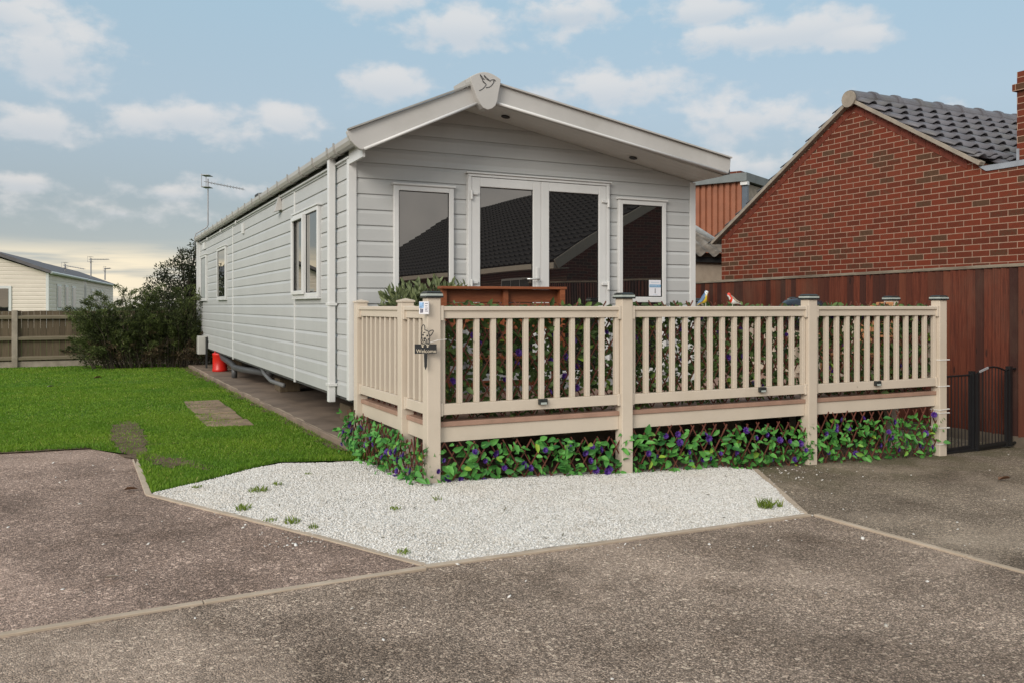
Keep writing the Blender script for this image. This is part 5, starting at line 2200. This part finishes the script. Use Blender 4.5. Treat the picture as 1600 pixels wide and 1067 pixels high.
def spray_set(n, hscale, xr, lean, nl, L, Wd, t0=.2):
    P_, D_, N_, st_ = [], [], [], []
    for i in range(n):
        bx = random.uniform(*xr)
        by = random.uniform(-.35, .35)
        ang = random.uniform(0, 2 * math.pi)
        reach = random.uniform(.15, lean)
        prof_h = 1.0 - .50 * abs((bx + .05) / 1.9) ** 2.4
        hh_ = random.uniform(.28, 1.0) * hscale * max(.3, prof_h)
        tip = np.array([bx + math.cos(ang) * reach, by + math.sin(ang) * reach * .7 - .1, hh_])
        base_ = np.array([bx * .8, by * .5, 0.0])
        ctl = np.array([bx, by, hh_ * 1.05])
        ts = t0 + (1 - t0) * rng.uniform(0, 1, nl) ** .8
        Q = ((1 - ts) ** 2)[:, None] * base_ + (2 * ts * (1 - ts))[:, None] * ctl + (ts ** 2)[:, None] * tip
        T = (2 * (1 - ts))[:, None] * (ctl - base_) + (2 * ts)[:, None] * (tip - ctl)
        T /= np.linalg.norm(T, axis=1, keepdims=True) + 1e-9
        jit = rng.normal(0, 1, (nl, 3)) * (.075 * (1.15 - ts))[:, None]
        P_.append(Q + jit)
        D_.append(T * .9 + rdir(nl) * .75)
        N_.append(rdir(nl) + np.array([0, 0, .5]))
        tt = (0, .35, .7, 1)
        st_.append([tuple((1 - t) ** 2 * base_ + 2 * t * (1 - t) * ctl + t * t * tip) for t in tt])
    P, D, Nn = np.concatenate(P_), np.concatenate(D_), np.concatenate(N_)
    k = rng.uniform(.6, 1.35, len(P))
    return leaves(P, D, Nn, k * L, k * Wd, .2, .1), st_


stems = []
(V, F), q = spray_set(190, 1.78, (-1.75, 1.9), .55, 150, .062, .016, .08)
stems += q
fastmesh('dark_foliage', V, F, sp_dark, hd)
(V, F), q = spray_set(150, 1.85, (-1.8, 1.7), .60, 130, .062, .015, .35)
stems += q
fastmesh('olive_foliage', V, F, sp_olive, hd)
(V, F), q = spray_set(90, .8, (-1.6, 1.6), .6, 100, .055, .013, .1)
stems += q
fastmesh('brown_foliage', V, F, sp_brown, hd)
foliage('inner_foliage', [(-.7, .25, .55, .75, .3, .5), (.2, .25, .7, .9, .3, .6), (1.1, .3, .75, .8, .3, .65), (-1.3, .25, .4, .5, .3, .36)], 13000, .07, .022, sp_dark, hd, .4, .1)
m = MB()
for q in stems[::3]:
    m.tube(q, [.011, .008, .005, .002], 5)
m.build('stems', bark, hd)

tr = thing('bushy_tree', 'dark small leaved tree rising behind the shrub at the far end of the caravan', 'tree', (-.2, 13.9, .05))
tleaf = m_leaf('tree_leaf', (.015, .020, .010), (.048, .058, .025), (.09, .10, .04), .55, .2)
tb = []
for (x, y, z, r) in ((-.45, .0, 2.0, .42), (-.15, .1, 2.35, .42), (.25, .0, 2.6, .45), (.0, .2, 1.7, .55), (.5, .0, 2.2, .55), (-.55, .1, 1.55, .4), (.8, .1, 2.75, .45), (.45, .2, 3.0, .3), (.9, .2, 3.1, .3), (.9, 0, 1.6, .6), (-.75, 0, 1.95, .2), (-.5, 0, 2.4, .18), (.05, 0, 2.8, .2), (.4, .0, 1.2, .7)):
    tb.append((x, y, z - .25, r, r * .9, r * .85))
foliage('crown', tb, 15000, .060, .030, tleaf, tr, .1, .3)
m = MB()
m.tube([(.1, .05, -.1), (.12, .05, .8), (.05, .05, 1.6), (.2, 0, 2.3), (.35, 0, 2.9)], [.07, .06, .045, .03, .01], 8)
for i in range(34):
    b = random.choice(tb)
    z0 = random.uniform(.7, 1.8)
    e = Vector((b[0] + random.uniform(-.4, .4) * b[3] * 2, b[1] + random.uniform(-.3, .3), b[2] + b[5] * random.uniform(.5, 1.35)))
    mid = Vector((.1, .05, z0)).lerp(e, .5) + Vector((0, 0, .12))
    m.tube([(.1, .05, z0), mid, e], [.018, .010, .003], 5)
m.build('trunk', bpy.data.materials['bark'], tr)


# neighbouring caravans, rotated a little
def neighbour(x, y, rz, length, label, sc_=1.0):
    t = thing('static_caravan', label, 'caravan', (x, y, .05), rz, 'neighbouring caravans beyond the back fence')
    cr_ = m_plain('cream_clad', (.68, .60, .52), .5, .05, 2) if 'cream_clad' not in bpy.data.materials else bpy.data.materials['cream_clad']
    ze, zr, w, per = 2.62, 3.30, 4.0, .16
    # front wall (faces -y), lies to the left of the corner (x from -w to 0)
    for wall in ('front_wall', 'side_wall'):
        m = MB()
        vs = []
        z = .45
        zs = []
        while z < (zr if wall == 'front_wall' else ze):
            zs += [(z, 0.0), (z + .001, .018), (z + per * .7, .018), (z + per - .003, .001)]
            z += per
        for z, d in zs:
            if wall == 'front_wall':
                k = max(0, (z - ze) / (zr - ze))
                k = min(1, k)
                vs += [(-w + w / 2 * k, -d, z), (-w / 2 * k, -d, z)]
            else:
                z = min(z, ze)
                vs += [(d, 0, z), (d, length, z)]
        m.add(vs, [(2 * i, 2 * i + 1, 2 * i + 3, 2 * i + 2) for i in range(len(zs) - 1)])
        m.build(wall, cr_, t, normals=False)
    MB().add([(-w, 0, .45), (-w, length, .45), (-w, length, ze), (-w, 0, ze), (0, length, .45), (0, length, ze), (-w / 2, length, zr)], [(0, 1, 2, 3), (1, 4, 5, 6, 2)]).build('rear_walls', cr_, t)
    m = MB()
    m.prism([(-w - .15, ze - .02), (-w / 2, zr + .08), (.15, ze - .02), (.15, ze + .10), (-w / 2, zr + .22), (-w - .15, ze + .10)], lambda u, v, q: (u, q, v), -.25, length + .2)
    m.build('roof', m_plain('tile_grey_roof', (.11, .10, .105), .7, .2, 4) if 'tile_grey_roof' not in bpy.data.materials else bpy.data.materials['tile_grey_roof'], t)
    MB().tube([(.16, -.2, ze + .02), (.16, length + .1, ze + .02)], .06, 8).build('gutter', MT['upvc'], t)
    MB().box(-.05, -.04, .45, .05, .04, ze).build('corner_trim', MT['upvc'], t)
    for (a, b) in ((1.9, 2.9), (3.9, 4.7), (5.8, 6.8)):
        wv = MB().box(.02, a, 1.15, .05, b, 2.25).build('window', MT['upvc'], t)
        MB().box(.0505, a + .1, 1.25, .062, b - .1, 2.15).build('pane', MT['sideglass'], wv)
    wv = MB().box(-3.3, -.05, 1.0, -1.25, -.02, 2.1).build('window', MT['upvc'], t)
    MB().box(-3.2, -.062, 1.1, -1.35, -.0505, 2.0).build('pane', MT['glass'], wv)
    return t


d_ = 34.0
u_ = (74 - 800) / 1345.0
c_, s_ = math.cos(R(YAW)), math.sin(R(YAW))
nx, ny = -2.18 + d_ * (u_ * c_ + s_), -7.885 + d_ * (-u_ * s_ + c_)
rzn = -R(YAW - 18.8)
neighbour(nx, ny, rzn, 9.7, 'cream clad caravan with grey roof showing above the back fence at the left edge')
dirn = Vector((math.sin(-rzn), math.cos(rzn)))
p2_ = Vector((nx, ny)) + dirn * 10.6
neighbour(p2_.x - .05, p2_.y, rzn, 12, 'farther cream caravan in line behind the first, mostly hidden by the shrub')


def aerial(px, pyt, pyb, dep, arm, label, tilt=0.0, boom_dir=1):
    u = (px - 800) / 1345.0
    x, y = -2.18 + dep * (u * c_ + s_), -7.885 + dep * (-u * s_ + c_)
    zt, zb = H((479 - pyt) / 1345.0 * dep), H((479 - pyb) / 1345.0 * dep)
    t = thing('tv_aerial', label, 'tv aerial', (x, y, zb), 0, 'television aerials on the caravan roofs')
    gm = m_plain('galvanised', (.30, .30, .31), .4, .1, metal=.3) if 'galvanised' not in bpy.data.materials else bpy.data.materials['galvanised']
    hgt = zt - zb
    MB().tube([(0, 0, 0), (0, 0, hgt)], .015 * dep / 20, 8).build('mast', gm, t)
    m = MB()
    ax = Vector((c_, -s_, 0)) * boom_dir
    pz = Vector((0, 0, 1))
    q = ax.cross(pz)
    a0 = Vector((0, 0, hgt - .06)) - ax * .12 * arm
    a1 = Vector((0, 0, hgt - .06)) + ax * arm + pz * (-tilt * arm)
    m.tube([a0, a1], .008 * dep / 20, 6)
    for i in range(12):
        p = a0.lerp(a1, .12 + .88 * i / 11)
        m.tube([p - q * .16, p + q * .16], .0035 * dep / 20, 5)
        m.tube([p - pz * .03, p + pz * .03], .007 * dep / 20, 5)
    for k in (-1, 1):
        m.beam(a0 + pz * .13 * k - ax * .02, a0 + pz * .13 * k + ax * .2 * arm, .30, .010, (0, 0, 1))
        m.beam(a0 - pz * .15 + q * .14 * k, a0 + pz * .15 + q * .14 * k, .012, .012)
    m.build('antenna', gm, t)
    return t


ta = aerial(325, 280, 352, 19.2, .78, 'large television aerial on a bent grey mast at the far end of the nearest caravan', .22)
m = MB().tube([(0, 0, 0.0), (-.03, .02, -.06), (-.25, .1, -.20), (-.27, .1, -.55)], .015, 8)
m.build('lower_mast', bpy.data.materials['galvanised'], ta, smooth=True)
aerial(142, 404, 433, 45, .9, 'tallest of the three distant television aerials beyond the back fence', 0.0)
aerial(102, 413, 425, 42, .9, 'left distant television aerial above the first cream caravan', .2)
aerial(164, 419, 438, 52, .3, 'short dark aerial right of the tallest distant one', -.1)

# red container, meter box
rt = thing('water_container', 'bright red round container standing under the far end of the caravan', 'container', (.085, 9.72, .10))
rm = m_plain('red_plastic', (.55, .018, .012), .35, .12, 6)
MB().lathe([(.135, 0), (.145, .012), (.145, .05), (.138, .06), (.138, .31), (.145, .32), (.145, .35), (.12, .362), (.05, .365)], n=24).build('body', rm, rt, smooth=True)
MB().tube([(-.10, 0, .36), (-.09, 0, .39), (.09, 0, .39), (.10, 0, .36)], .010, 8).build('handle', rm, rt)
mb_ = thing('meter_box', 'pale grey utility box on a dark post at the far corner of the caravan', 'utility box', (-.085, 10.9, .05))
MB().box(-.12, -.10, .33, .06, .14, .70).build('housing', m_plain('box_grey', (.44, .43, .40), .5, .06), mb_, bevel=.012)
MB().box(-.127, -.06, .37, -.1205, .10, .66).build('box_door', m_plain('box_door_grey', (.40, .39, .36), .5, .06), mb_, bevel=.004)
MB().box(.02, -.16, -.05, .055, -.115, .68).build('post', MT['dark'], mb_)
